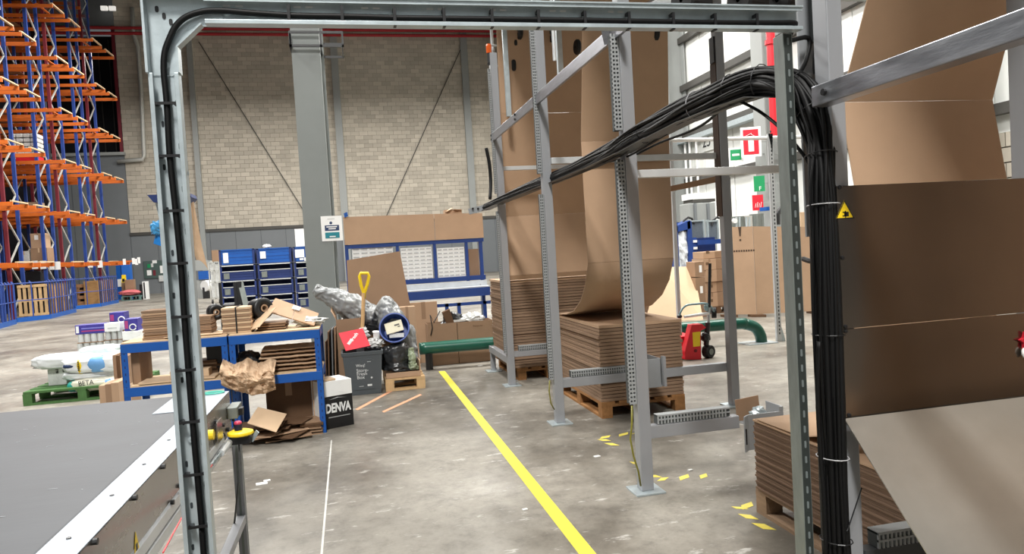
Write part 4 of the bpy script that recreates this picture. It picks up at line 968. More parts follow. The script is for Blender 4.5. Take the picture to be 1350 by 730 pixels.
m.prism([P_(a, -.0016, b) for a, b in pts], nv*-.0008); m.build('swoosh', M('print_silver', (200, 200, 200), .5), t)
m = MB(); m.prism([P_(a, -.0016, b) for a, b in ((.13, .325), (.19, .335), (.24, .318), (.19, .328))], nv*-.0008); m.build('swoosh', white_p, t)

# ================================================================== RUBBISH PALLET, BIN AND BAGS
rpx0, rpx1 = atz(476, 520).x, atz(556, 512).x
pallet('wooden_pallet', 'pale wooden pallet under the heap of rubbish bags', .29, .745, 8.42, 9.22, wood_l, 'X', boards=5, cols=2)
# cardboard tray on the pallet
t = thing('cardboard_tray', (.34, 8.65, .146), 'low open cardboard tray on the rubbish pallet', 'box')
zt_ = at(520, 489, 8.44).z
tz = .146
MB().box((.30, 8.44, tz), (.70, 9.18, tz+.006)).build('tray_base', kraft_d, t)
for a, b in (((.30, 8.44, tz+.006), (.70, 8.448, zt_-.02)), ((.30, 9.17, tz+.006), (.70, 9.18, zt_+.35)), ((.692, 8.449, tz+.006), (.70, 9.169, zt_+.1))): MB().box(a, b).build('tray_wall', kraft, t)
MB().prism([(.70, 8.45, zt_-.02), (.70, 9.15, zt_+.05), (.72, 9.15, zt_+.40), (.715, 8.7, zt_+.1)], (.006, 0, 0)).build('tray_wall', kraft, t)
# tall open box behind the bin
bx0, bx1 = at(446, 470, 8.76).x, at(478, 470, 8.76).x
t = thing('open_carton', (-.05, 8.9, 0), 'tall open brown box standing behind the slate bin', 'box')
zt1 = at(460, 420, 8.75).z
for a, b in (((bx0, 8.75, 0), (bx1, 8.756, zt1)), ((bx0, 8.757, 0), (bx0+.006, 8.95, zt1+.04)), ((bx1-.006, 8.757, 0), (bx1, 8.95, zt1))): MB().box(a, b).build('side', kraft_d, t)
MB().box((bx0+.007, 8.757, .0), (bx1-.007, 8.95, .006)).build('base', kraft_d, t)
MB().prism([(bx0, 8.75, zt1), (bx0, 8.95, zt1+.04), (bx0-.05, 8.97, zt1+.16), (bx0-.05, 8.76, zt1+.10)], (.005, 0, 0)).build('flap', kraft, t)
# thin boards leaning left of the box
bl = thing('leaning_boards', (-.25, 8.4, 0), 'thin dark boards standing on edge left of the tall open box', 'cardboard')
for i, (px, top) in enumerate(((437, 436), (442, 432), (446, 430), (433, 448))):
    p = at(px, 500, 8.6+.08*i); zt2 = at(px, top, 8.6+.08*i).z; MB().obox((p.x, 8.75+.06*i, zt2/2), (.012, .0, 0), (.03, .5, 0), (.03, 0, zt2)).build('board', (kraft_dk, grey_wall, kraft_d, kraft_dk)[i], bl)
# slate bin
bc_l, bc_r = atz(459, 522), atz(503, 518)
by = bc_l.y; bh_ = at(480, 463, by).z
t = thing('storage_bin', ((bc_l.x+bc_r.x)/2, by+.17, 0), 'slate grey plastic bin lettered Store-Fresh Box in front of the rubbish', 'bin')
xl, xr_ = bc_l.x, bc_r.x; dpt = .32
def bin_ring(z, k): e = .035*(z/bh_)+k; return [(xl-e, by-e*.5, z), (xr_+e, by-e*.5, z), (xr_+e, by+dpt+e*.5, z), (xl-e, by+dpt+e*.5, z)]
r0, r1, r2, r3 = bin_ring(0, 0), bin_ring(bh_, 0), bin_ring(bh_, -.006), bin_ring(.02, -.006)
fs = [(0, 3, 2, 1)]
for k in range(3):
    for i in range(4): j = (i+1) % 4; fs.append((k*4+i, k*4+j, k*4+4+j, k*4+4+i))
fs.append((12, 13, 14, 15))
MB().add(r0+r1+r2+r3, fs).build('body', bin_g, t, bevel=.006)
q0, q1 = bin_ring(bh_-.045, .012), bin_ring(bh_, .014); q2, q3 = bin_ring(bh_, -.004), bin_ring(bh_-.045, -.002)
MB().add(q0+q1+q2+q3, [(k*4+i, k*4+(i+1) % 4, (k*4+4+(i+1) % 4) % 16, (k*4+4+i) % 16) for k in range(4) for i in range(4)]).build('rim', bin_g, t, bevel=.004)
slope = .0175/bh_
def BP(u, z, d=.0015): e = .035*(z/bh_); return Vector((xl-e+(xr_-xl+2*e)*u, by-e*.5-d, z))
up_ = Vector((0, -.0175, bh_)).normalized()
MB().add([BP(.2, .06, .004), BP(.8, .06, .004), BP(.8, bh_*.78, .004), BP(.72, bh_*.83, .004), BP(.28, bh_*.83, .004), BP(.2, bh_*.78, .004)], [(0, 1, 2, 3, 4, 5)]).build('raised_panel', bin_g, t, solid=.006)
pale = M('bin_print', (222, 226, 226), .5)
for s, u, z, sz in (('Weq!', .31, bh_*.655, .046), ('Store-', .31, bh_*.535, .054), ('Fresh', .31, bh_*.455, .054), ('Box', .31, bh_*.375, .054)): text(s, BP(u, z, .009), (1, 0, 0), up_, sz, pale, t)
m = MB(); m.obox(BP(.66, bh_*.215, .009), (.05, 0, 0), (0, .001, 0), up_*.022); m.build('print_block', pale, t)
m = MB(); m.obox(BP(.66, bh_*.76, .009), (.04, 0, 0), (0, .001, 0), up_*.004); m.build('print_lines', pale, t)
m = MB(); m.obox(BP(.42, bh_*.20, .009), (.05, 0, 0), (0, .001, 0), up_*.004); m.build('print_lines', pale, t)
MB().lathe(BP(.72, bh_*.385, .009), [(.001, .002), (.011, .002), (.011, 0)], 10, (0, -1, 0)).build('print_dot', pale, t)
# red packet lying on the bin
A, B_, Cc = at(456, 463, by-.01), at(488, 456, by+.04), at(478, 433, by+.17); D_ = A+Cc-B_
t = thing('red_packet', A, 'red packet with white lettering lying tilted on the slate bin', 'packet')
n = (B_-A).cross(D_-A).normalized()*.012; n = n if n.y < 0 or n.z > 0 else -n
MB().prism([A, B_, Cc, D_], n).build('sleeve', red_pk, t)
n2 = n.normalized()*(1 if n.dot(CAM-A) > 0 else -1); ux = (B_-A).normalized(); off = n if n.dot(CAM-A) > 0 else Vector((0, 0, 0))
rx = (Cc-A).normalized(); ry = n2.cross(rx)
text('fresh', A+(B_-A)*.40+(D_-A)*.40+off+n2*.002, rx, ry, .06, white_p, t, bold=.001)
MB().obox(A+(B_-A)*.30+(D_-A)*.42+off+n2*.001, rx*.08, ry*.035, n2*.001).build('picture_panel', shirt_w, t)
# clear wrap, white cup and scraps in the bin
tag(MB().blob(at(494, 452, by+.2), (.09, .08, .05), .6, 4, 20, 14, 12).build('clear_wrap', shirt_w), 'scrunched pale plastic wrap rising from the slate bin', 'wrapping')
c = at(496, 441, by+.22); t = thing('white_tub', c, 'small white lidded tub among the rubbish above the bin', 'tub')
MB().lathe(c-Vector((0, 0, .05)), [(.001, 0), (.036, 0), (.042, .075), (.001, .075)], 18, (.1, -.1, 1)).build('body', white_p, t, smooth=False)
MB().lathe(c+Vector((.003, -.003, .026)), [(.001, .014), (.046, .014), (.047, 0), (.04, -.004)], 18, (.1, -.1, 1)).build('lid', white_pp, t)
tag(MB().blob(at(478, 440, by+.3), (.06, .06, .07), .6, 4, 16, 12, 22).build('clear_wrap', shirt_w), 'crumpled clear wrap beside the spade blade above the red packet', 'wrapping')
# grey polythene bags
def bag(label, pts, rads, seed, mat=poly, amp=.055):
    ps = smooth_path([Vector(p) for p in pts], 14); rs = []
    for i in range(len(ps)):
        f = i/(len(ps)-1)*(len(rads)-1); k = min(int(f), len(rads)-2); rs.append(rads[k]+(rads[k+1]-rads[k])*(f-k))
    nn = 72; vs = []; fs = []
    for i, p in enumerate(ps):
        t_ = (ps[min(i+1, len(ps)-1)]-ps[max(i-1, 0)]).normalized(); a = t_.cross(Vector((0, 1, 0))).normalized(); b = t_.cross(a)
        for k in range(nn):
            an = 2*math.pi*k/nn; dr = a*math.cos(an) + b*math.sin(an); q = p + dr*rs[i]; sd = Vector((seed*1.7, seed, 0))
            d = noise.noise(q*5+sd)*amp + (.45-abs(noise.noise(q*9+sd)))*amp*.9 + (.4-abs(noise.noise(Vector((q.x*16, q.y*30, q.z*30))+sd)))*amp*.62
            vs.append(q + dr*(d-amp*.4))
    for i in range(len(ps)-1):
        for k in range(nn): fs.append((i*nn+k, i*nn+(k+1) % nn, (i+1)*nn+(k+1) % nn, (i+1)*nn+k))
    fs.append(tuple(range(nn-1, -1, -1))); fs.append(tuple((len(ps)-1)*nn+k for k in range(nn)))
    return tag(MB().add(vs, fs).build('plastic_bag', mat, smooth=True), label, 'bag')
bag('pale grey polythene bag pointing left over the column foot', [at(415, 379, 9.0), at(428, 386, 9.0), at(450, 399, 9.0), at(475, 411, 9.0), at(494, 418, 8.95)], [.05, .10, .15, .17, .10], 3)
bag('tall grey polythene bag arching over the blue bucket', [at(497, 402, 8.92), at(506, 408, 8.92), at(522, 428, 8.92), at(535, 456, 8.9), at(540, 478, 8.87)], [.12, .16, .18, .17, .10], 8)
bag('black plastic bag in the heap behind the spade', [at(455, 424, 9.15), at(478, 425, 9.1), at(505, 422, 9.0)], [.12, .16, .14], 14, poly_d)
bag('dark plastic bag with clear corner under the blue bucket', [at(522, 486, 8.66), at(522, 470, 8.66), at(520, 456, 8.7)], [.19, .19, .14], 21, poly_d)
bag('clear bag with pale green inside at the right of the rubbish tray', [at(545, 486, 8.55), at(545, 474, 8.55), at(540, 460, 8.6)], [.05, .055, .03], 25, M('green_tinted_polythene', (150, 162, 134), .3, 0, .3, 12, .4))
# blue bucket tipped towards the camera, boxes inside
c = at(520, 432, 8.56); ax = Vector((-.12, -.90, .28)).normalized(); br = .172
t = thing('blue_bucket', c, 'round blue bucket tipped towards the aisle on the rubbish heap', 'bucket')
MB().lathe(c, [(.001, -.20), (br*.8, -.20), (br*.96, -.005), (br*1.04, -.005), (br*1.04, .02), (br*.95, .02), (br*.93, 0), (br*.78, -.192), (.001, -.192)], 36, ax).build('body', bucket_b, t, smooth=False)
MB().tube([c+Vector((br*1.05*math.cos(a), .0, br*1.05*math.sin(a)))+ax*-.03 for a in [math.pi*.05+.06*k for k in range(14)]], .005, 6).build('handle', black, t)
e1_ = ax.cross(Vector((0, 0, 1))).normalized(); 
if e1_.x < 0: e1_ = -e1_
e2_ = e1_.cross(ax); e2_ = e2_ if e2_.z > 0 else -e2_
u_ = (e1_*.97+e2_*.22).normalized(); v_ = (e2_*.97-e1_*.22).normalized()
t2 = thing('white_box', c, 'white printed box lying inside the blue bucket', 'box')
MB().obox(c+e2_*.012-e1_*.005+ax*-.02, u_*.205, v_*.13, ax*.04).build('body', M('cream_card', (236, 230, 204), .6, 0, .05), t2, bevel=.002)
m = MB(); m.obox(c+e2_*.035+e1_*.028+ax*.001, u_*.06, v_*.018, ax*.002).obox(c+e2_*.015+e1_*.052+ax*.001, u_*.03, v_*.012, ax*.002); m.build('print', M('print_dark', (90, 88, 84), .6), t2)
tag(MB().obox(c-e2_*.085+e1_*.02+ax*-.05, e1_*.17, e2_*.05, ax*.04).build('grey_pouch', shirt_w), 'grey pouch below the white box inside the blue bucket', 'packet')
# spade with yellow D handle
g0, g1, gb = at(480.5, 363, 8.72), at(479, 392, 8.72), at(477.5, 440, 8.72)
t = thing('spade', gb, 'spade with yellow D handle standing upright in the rubbish', 'spade')
MB().cyl(gb, at(479.5, 386, 8.72), .022, 12).build('shaft', pole_w, t)
hm = MB(); l_, r_, bt_, tl_, tr_ = [at(a, b, 8.72) for a, b in ((476, 366), (485, 366), (479.5, 388), (477, 360), (484, 360))]
hm.tube([bt_+Vector((0, 0, -.05)), bt_+Vector((0, 0, .02)), at(476, 376, 8.72), at(474, 364, 8.72), at(475.5, 360, 8.72), at(485, 360, 8.72), at(486.5, 364, 8.72), at(484, 376, 8.72), bt_+Vector((.01, 0, .02)), bt_+Vector((0, 0, -.05))], .019, 8)
hm.build('d_handle', yel_p, t, smooth=True)
MB().cyl(gb+Vector((0, 0, -.12)), gb+Vector((0, 0, .02)), .02, 10).build('socket', black, t)
MB().obox(gb+Vector((.0, 0, -.26)), (.16, .02, 0), (0, .004, 0), (0, .01, .28)).build('blade', galv, t)
# large tilted board behind
A, B_, Cc, D_ = at(460, 420, 9.4), at(545, 400, 9.4), at(527, 331, 9.55), at(457, 343, 9.55)
A2 = Vector((A.x, 9.42, .3))
t = thing('large_board', Vector((.3, 9.4, 0)), 'large brown board leaning behind the rubbish bags, with a slanting right edge', 'cardboard')
zb2 = .16; rb = at(556, 480, 9.3)
MB().prism([(A.x, 9.36, zb2), (rb.x, 9.32, zb2), (Cc.x, 9.55, Cc.z), (D_.x, 9.55, D_.z)], (0, .008, 0)).build('board', kraft_d, t)
x0, x1 = at(527, 440, 9.2).x, at(549, 440, 9.2).x
carton('upright_carton', 'upright brown carton right of the tall polythene bag', (x0, 9.15, 0), (x1, 9.3, at(540, 404, 9.15).z), kraft)
# ================================================================== BLUE WORKSTATION FRAME AND BOXES BY THE PIPE
wy = 10.75
X = lambda px, py=360, Y=wy: at(px, py, Y).x
ZZ = lambda px, py, Y=wy: at(px, py, Y).z
pale_desk = M('pale_desk', (188, 193, 198), .5)
t = thing('packing_station', (at(545, 440, wy).x, wy, 0), 'dark blue packing station frame with white louvred panels', 'workstation')
xl, xr_ = X(458), X(640); ztop = ZZ(550, 318)
for px in (459, 636): x = X(px); MB().box((x-.025, wy, 0), (x+.025, wy+.05, ZZ(px, 316))).build('upright', blue_n, t)
for px in (526, 575, 617): x = X(px); MB().box((x-.022, wy, ZZ(px, 372)), (x+.022, wy+.05, ztop)).build('upright', blue_n, t)
MB().box((xl, wy-.01, ZZ(550, 323)), (xr_, wy+.05, ztop)).build('top_rail', blue_n, t)
MB().box((xl, wy-.01, ZZ(580, 372)), (xr_, wy+.05, ZZ(580, 366))).build('middle_rail', blue_n, t)
MB().box((xl, wy-.30, ZZ(580, 392)), (xr_, wy-.26, ZZ(580, 381))).build('desk_rail', blue_n, t)
MB().box((xl, wy-.295, ZZ(580, 381)), (xr_, wy-.1, ZZ(580, 379.5))).build('desk_shelf', pale_desk, t)
MB().box((xl, wy-.1, ZZ(580, 384)), (xr_, wy-.08, ZZ(580, 372.5))).build('desk_back', pale_desk, t)
MB().box((xl, wy-.30, ZZ(580, 403)), (xr_, wy-.26, ZZ(580, 399))).build('lower_rail', blue_n, t)
for px in (590, 606, 640, 520): x = X(px, 420, wy-.28); MB().box((x-.025, wy-.30, 0), (x+.025, wy-.25, ZZ(580, 399))).build('desk_leg', blue_n, t)
MB().box((X(640)-.05, wy-.26, ZZ(640, 384)), (X(640), wy, ZZ(640, 376))).build('side_rail', blue_n, t)
for pa, pb_ in ((530, 571), (578, 614), (466, 520)):
    xa, xb = X(pa), X(pb_); za, zb3 = ZZ(pa, 371), ZZ(pa, 327)
    o = MB().box((xa, wy+.015, za), (xb, wy+.03, zb3)).build('louvre_panel', white_p, t)
    m = MB(); nrow_ = 9; ncol = 5
    for r_ in range(nrow_):
        for c_ in range(ncol):
            x = xa+(xb-xa)*(c_+.5)/ncol; z = za+(zb3-za)*(r_+.5)/nrow_
            m.obox((x, wy+.012, z), ((xb-xa)/ncol*.72, 0, 0), (0, .008, -.004), (0, .004, .012))
    m.build('louvre', M('louvre_grey', (170, 172, 172), .5), o, kind='stuff')
x = X(624); MB().box((X(619), wy+.1, ZZ(624, 366)), (X(634), wy+.11, ZZ(624, 328))).build('board_infill', kraft_d, t)
text('5', (X(630), wy-.101, ZZ(630, 377)), (1, 0, 0), (0, 0, 1), .05, M('print_mid', (120, 120, 120), .6), t)
# wide board strip across the top, and scraps on it
t = thing('top_board', (.9, wy, ztop), 'long brown cardboard strip standing across the top of the packing station', 'cardboard')
xa, xm, xb = X(453, 300, wy-.03), X(573, 300, wy-.03), X(637, 300, wy-.03)
MB().prism([(xa, wy-.03, ztop+.003), (xm-.003, wy-.03, ztop+.003), (xm-.003, wy-.03, ZZ(573, 282)), (xa, wy-.03, ZZ(455, 286))], (0, .01, 0)).build('board', kraft, t)
MB().prism([(xm+.003, wy-.03, ztop+.003), (xb, wy-.03, ztop+.003), (xb, wy-.03, ZZ(636, 281)), (xm+.003, wy-.03, ZZ(573, 282))], (0, .01, 0)).build('board', kraft, t)
p = at(597, 279, wy+.15); t = thing('torn_carton', p, 'torn open brown carton on the far side of the top board', 'box')
MB().box((p.x-.13, wy+.1, ztop+.002), (p.x+.13, wy+.3, p.z+.03)).build('body', kraft, t); MB().bar((p.x-.12, wy+.1, p.z-.0), (p.x-.02, wy+.12, p.z+.05), .12, .006).build('flap', kraft_l, t)
MB().bar((p.x-.0, wy+.1, p.z+.03), (p.x+.12, wy+.12, p.z+.02), .12, .006).build('flap', kraft, t)
p = at(456, 283, wy-.04); tag(MB().obox(p, (.05, 0, .02), (0, .02, 0), (-.01, 0, .06)).build('blue_clip', blue), 'small blue clip at the left end of the long cardboard strip', 'clip')
m = thing('top_shelf', (1.1, wy+.3, 0), 'grey open shelf frame behind the packing station', 'shelf')
MB().box((xl, wy+.06, ztop-.02), (xr_, wy+.4, ztop+.0)).build('shelf', galv, m)
for x in (xl, xr_-.03): MB().box((x, wy+.36, 0), (x+.03, wy+.4, ztop-.02)).build('upright', galv, m)
# small bottles behind the left bay
for k, px in enumerate((505, 466, 473)):
    p = at(px, 330, wy+.02); zq = ZZ(px, 345)
# boxes standing under the desk: things behind the two cartons
p = at(605, 418, 10.35)
sx0, sx1 = X(540, 420, 10.4), X(575, 420, 10.4)
carton('plain_carton', 'plain pale carton standing left behind the pipe boxes', (X(541, 430, 10.42), 10.42, 0), (X(578, 430, 10.42), 10.46, ZZ(560, 398, 10.42)), kraft)
w0 = at(566, 483, 10.0); 
xa, xm, xb = at(566, 470, 10.02).x, at(605, 470, 10.02).x, at(652, 470, 10.02).x; zt3 = at(600, 425, 10.02).z
for nm, a, b in (('left', xa, xm-.004), ('right', xm+.004, xb)):
    t = thing('open_carton', ((a+b)/2, 10.2, 0), 'wide brown carton behind the green pipe, %s of the pair' % nm, 'box', )
    for q0, q1 in (((a, 10.02, 0), (b, 10.026, zt3)), ((a, 10.334, 0), (b, 10.34, zt3)), ((a, 10.027, 0), (a+.006, 10.333, zt3)), ((b-.006, 10.027, 0), (b, 10.333, zt3))): MB().box(q0, q1).build('side', kraft_d if nm == 'left' else kraft_d, t)
    MB().box((a, 10.02, -.0), (b, 10.34, .006)).build('base', kraft_d, t)
    if nm == 'right': text('Reuse me', (a+.22, 10.018, zt3-.08), (1, 0, 0), (0, 0, 1), .035, M('box_print', (110, 80, 55), .7), t)
tag(MB().blob(((xa+xm)/2+.16, 10.18, zt3-.02), (.14, .12, .14), .5, 3, 20, 14, 31).build('black_scrap_bag', poly_d), 'black crumpled film in the left pipe carton', 'bag')
tag(MB().obox(((xa+xm)/2+.1, 10.1, zt3+.06), (.10, .0, .04), (0, .12, 0), (-.06, 0, .22)).build('cardboard_scrap', kraft_dk), 'dark cardboard scrap sticking out of the left pipe carton', 'scrap')
tag(MB().blob(((xm+xb)/2-.02, 10.18, zt3+.0), (.16, .12, .09), .7, 4, 24, 16, 33).build('foil_scrap', shirt_w), 'crumpled silver wrapping in the right pipe carton', 'wrapping')
tag(MB().obox(((xm+xb)/2-.22, 10.12, zt3+.02), (.2, .0, .01), (0, .15, 0), (0, 0, .03)).build('grey_pouch', shirt_w), 'flat grey pouch lying across the two pipe cartons', 'packet')
tag(MB().tube([at(568, 442, 10.0), at(570, 432, 10.0), at(567, 415, 10.05), at(572, 425, 10.0), at(580, 410, 10.1)], .008, 6).build('black_strap', black, smooth=True), 'black strap hanging over the left end of the pipe cartons', 'strap')
# green pipe guard
gp_ = [at(553, 459, 9.75), at(600, 456, 9.72), at(640, 453, 9.7)]
pe = at(1004, 449, 9.42); pz = at(985, 426, 9.42).z; gpz = at(600, 456, 9.72).z
path_ = [Vector((gp_[0].x, 9.75, gpz)), Vector((1.6, 9.72, gpz)), Vector((3.5, 9.6, (gpz+pz)/2)), Vector((pe.x-.42, 9.45, pz)), Vector((pe.x-.25, 9.44, pz-.01)), Vector((pe.x-.09, 9.43, pz-.07)), Vector((pe.x-.02, 9.42, pz-.18)), Vector((pe.x, 9.42, pz-.30)), Vector((pe.x, 9.42, .012))]
gb_ = thing('pipe_guard', (pe.x, 9.42, 0), 'dark green pipe guard rail running low behind the cardboard stacks', 'guard rail')
MB().tube(smooth_path(path_, 5), .082, 16).build('pipe', green_p, gb_, smooth=True)
MB().box((pe.x-.30, 9.24, 0), (pe.x+.165, 9.58, .012)).build('foot_plate', galv, gb_)
MB().cyl((gp_[0].x+.12, 9.75, 0), (gp_[0].x+.12, 9.75, gpz), .05, 12).build('stand', black, gb_)
# ================================================================== GREEN PALLET WITH SACKS (left)
a, b_ = atz(32, 535), atz(160, 521)
pallet('wooden_pallet', 'green painted wooden pallet carrying sacks behind the conveyor', a.x, a.x+1.3, a.y-.02, a.y+1.0, green_w, 'X', boards=5, hgt=.17)
gz = .171; gy0 = a.y
def sack(name, label, px, py, Y, w_, d_, h_, mat, rot=0, seed=1, z=None, prints=()):
    c = at(px, py, Y); 
    t = thing(name, c, label, 'sack')
    MB().blob(c, (w_/2, d_/2, h_/2), .13, 3.6, 44, 26, seed, rot, .55).build('body', mat, t, smooth=True)
    return t, c
t, c = sack('litter_sack', 'cream sack lettered BETA lying on the green pallet', 133, 504, 10.05, .66, .34, .15, M('cream_sack', (226, 222, 204), .5, 0, .08, 8, .2), 0, 3)
text('BETA', c+Vector((-.20, -.178, .005)), (1, .02, .04), (0, -.1, 1), .085, M('sack_print', (40, 48, 50), .6), t, fit=.17)
MB().blob(c+Vector((.14, -.03, 0)), (.07, .158, .072), .08, 2, 18, 12, 5, 0, .7).build('print_band', sack_b, t, smooth=True)
MB().blob(c+Vector((-.29, .0, -.01)), (.07, .15, .07), .15, 2, 18, 12, 6, 0, .7).build('sack_end', M('teal_sack', (40, 150, 140), .5), t, smooth=True)
t, c = sack('litter_sack', 'white sack with dark seam lying on the cream sack', 118, 492, 10.15, .55, .34, .11, sack_w, .1, 8)
MB().bar(c+Vector((-.05, -.17, .03)), c+Vector((.16, -.16, .05)), .01, .018).build('dark_seam', black, t)
t, c = sack('litter_sack', 'white sack lying at the right above the cream sack', 146, 490, 10.2, .4, .34, .10, sack_w, 0, 18)
t, c = sack('blue_printed_sack', 'white sack with blue print and yellow band in the middle of the pile', 128, 478, 10.1, .72, .36, .22, sack_w, 0, 12)
MB().blob(c+Vector((.05, -.022, 0)), (.14, .175, .112), .08, 2, 22, 14, 13, 0, .7).build('blue_print', sack_b, t, smooth=True)
MB().blob(c+Vector((-.15, -.02, -.005)), (.045, .175, .110), .06, 2, 18, 12, 14, 0, .7).build('yellow_band', yel_p, t, smooth=True)
m = MB()
for k in range(5): m.obox(c+Vector((-.15, -.198, -.05+.025*k)), (.022, 0, 0), (0, .004, 0), (0, 0, .014))
m.build('band_print', black, t, kind='stuff')
MB().blob(c+Vector((-.27, -.13, -.0)), (.08, .05, .03), .2, 3, 14, 10, 15).build('navy_print', navy_s, t, smooth=True)
t, c = sack('white_sack', 'long white sack with dark torn end pointing left over the pallet', 93, 474, 10.3, .82, .42, .18, sack_w, .05, 22)
for px, py in ((60, 478), (77, 487)):
    p = at(px, py, 10.2); MB().prism([at(px-5, py-3, 10.2), at(px+2, py-5, 10.2), at(px+8, py+3, 10.2), at(px-3, py+5, 10.2)], (0, .02, 0)).build('torn_end', M('brown_liner', (96, 80, 62), .8), t)
c0_ = at(66, 507, 10.25); x1_ = at(100, 500, 10.25).x
t = carton('white_packet', 'white shrink wrapped packs on the green pallet under the long white sack', (c0_.x, 10.2, gz), (x1_, 10.5, at(70, 487, 10.2).z), shirt_w, tape=white_p)
t, c = sack('wrapped_bundle', 'pale wrinkled clear wrapped bundle above the blue printed sack', 135, 462, 10.35, .5, .36, .14, M('pale_wrap', (206, 218, 216), .35, 0, .14, 8, .4), 0, 28)
# packs of rolls and printed cartons behind
z0 = at(95, 462, 10.7).z
bx = lambda px, Y=10.7: at(px, 440, Y).x
bz = lambda py, Y=10.7, px=120: at(px, py, Y).z
carton('hidden_support_box', 'brown carton carrying the packs at the back of the green pallet', (bx(97), 10.72, gz), (bx(163), 11.0, bz(466)), kraft)
def rollpack(label, pa, pb, pt, pbm, n):
    t = thing('roll_pack', (bx((pa+pb)/2), 10.85, bz(pbm)), label, 'pack'); xa, xb, za, zb4 = bx(pa), bx(pb), bz(pbm), bz(pt)
    MB().box((xa, 10.75, za), (xb, 11.0, za+.012)).build('tray', kraft_d, t); r_ = (xb-xa)/n/2*.93
    for k in range(n): MB().lathe((xa+(k+.5)*(xb-xa)/n, 10.75+r_, za+.012), [(.001, 0), (r_, 0), (r_, zb4-za-.014), (.001, zb4-za-.014)], 14).build('roll', shirt_w, t)
    return t
rollpack('lower tray of white rolls under the long indigo carton', 97, 133, 452, 465, 4)
rollpack('upper tray of white rolls just below the long indigo carton', 99, 134, 440, 452, 4)
rollpack('lower tray of white rolls right of the long indigo carton', 134, 160, 451, 463, 3)
rollpack('upper tray of white rolls under the white carton', 136, 160, 439, 451, 3)
def pcarton(label, a0, a1, nm, mat, prints):
    t = thing('printed_carton', ((a0[0]+a1[0])/2, (a0[1]+a1[1])/2, a0[2]), label, 'box')
    MB().box(a0, a1).build('body', mat, t, bevel=.003)
    for (u0, v0, u1, v1, pm, pn) in prints:
        w_, h_ = a1[0]-a0[0], a1[2]-a0[2]
        MB().box((a0[0]+w_*u0, a0[1]-.002, a0[2]+h_*v0), (a0[0]+w_*u1, a0[1]-.0003, a0[2]+h_*v1)).build(pn, pm, t)
    return t
mag = M('magenta_print', (170, 60, 120), .5); lil = M('lilac_print', (120, 120, 200), .5)
pcarton('long indigo carton with white panel lying on the roll trays', (bx(97.5), 10.75, bz(440)), (bx(139), 11.0, bz(428)), 'x', indigo, [(.03, .15, .12, .9, white_p, 'white_panel'), (.2, .55, .95, .68, lil, 'print_stripe'), (.2, .25, .95, .38, mag, 'print_stripe')])
pcarton('plain white carton between the long and the small indigo cartons', (bx(137.5), 10.72, bz(439)), (bx(158), 10.95, bz(428)), 'x', white_pp, [(.2, .3, .8, .5, shirt_w, 'faint_print')])
pcarton('indigo carton with ring print, uppermost of the two small ones', (bx(146, 11.0), 11.0, bz(427.6, 11.0)), (bx(165, 11.0), 11.25, bz(414, 11.0)), 'x', indigo, [(.05, .2, .3, .8, mag, 'print_panel')])
pcarton('indigo carton with ring print, lower one by the flat cartons', (bx(164, 10.6), 10.62, bz(440, 10.6)), (bx(182, 10.6), 10.9, bz(424, 10.6)), 'x', indigo, [(.05, .2, .28, .85, mag, 'print_panel')])
for (px, py, Y) in ((160, 421, 10.995), (175, 431, 10.615)):
    p = at(px, py, Y); MB().tube([(p.x+.04*math.cos(k*.5), Y, p.z+.04*math.sin(k*.5)) for k in range(13)], .008, 5).build('ring_print', white_p, [o for o in C.objects if o.name.startswith('printed_carton') and o.parent is None and abs(o.location.x-p.x) < .25 and abs(o.location.y-Y) < .3 and 'ring' in o['label']][0])
carton('support_carton', 'brown carton hidden under the upper small indigo carton', (bx(146, 11.03), 11.03, gz+.0), (bx(165, 11.03), 11.23, bz(427.8, 11.0)), kraft)
carton('white_flat_box', 'white flat box with papers below the lower small indigo carton', (bx(160.5, 10.58), 10.6, bz(452, 10.6)), (bx(186, 10.58), 10.9, bz(440.4, 10.6)), white_pp, tape=white_p)
carton('support_carton', 'brown carton on the floor carrying the white flat box', (bx(160.5, 10.6), 10.62, 0), (bx(186, 10.6), 10.9, bz(452.3, 10.6)), kraft)
# boards and folded boxes beside the bench leg
t = thing('leaning_boards', (-2.5, 9.3, 0), 'brown boards standing on edge left of the left bench', 'cardboard')
for i in range(4):
    xa = at(149+4*i, 480, 8.6).x; MB().box((xa, 8.6+.02*i, 0), (xa+.03, 9.1, at(152, 468, 8.6).z-.01*i)).build('board', (kraft_d, kraft_dk, kraft, kraft_d)[i], t)
t = thing('folded_boxes', (-2.4, 8.3, 0), 'three folded brown boxes standing in front of the left bench leg', 'cardboard')
for i in range(3):
    pa = 131+9.5*i; xa = at(pa, 520, 8.2).x; xb = at(pa+(9 if i < 2 else 10), 520, 8.2).x; MB().box((xa, 8.2-.03*i, 0), (xb-.004, 8.55, at(pa+5, 508-2.5*i, 8.2).z)).build('folded_box', (kraft, kraft_d, kraft)[i], t)

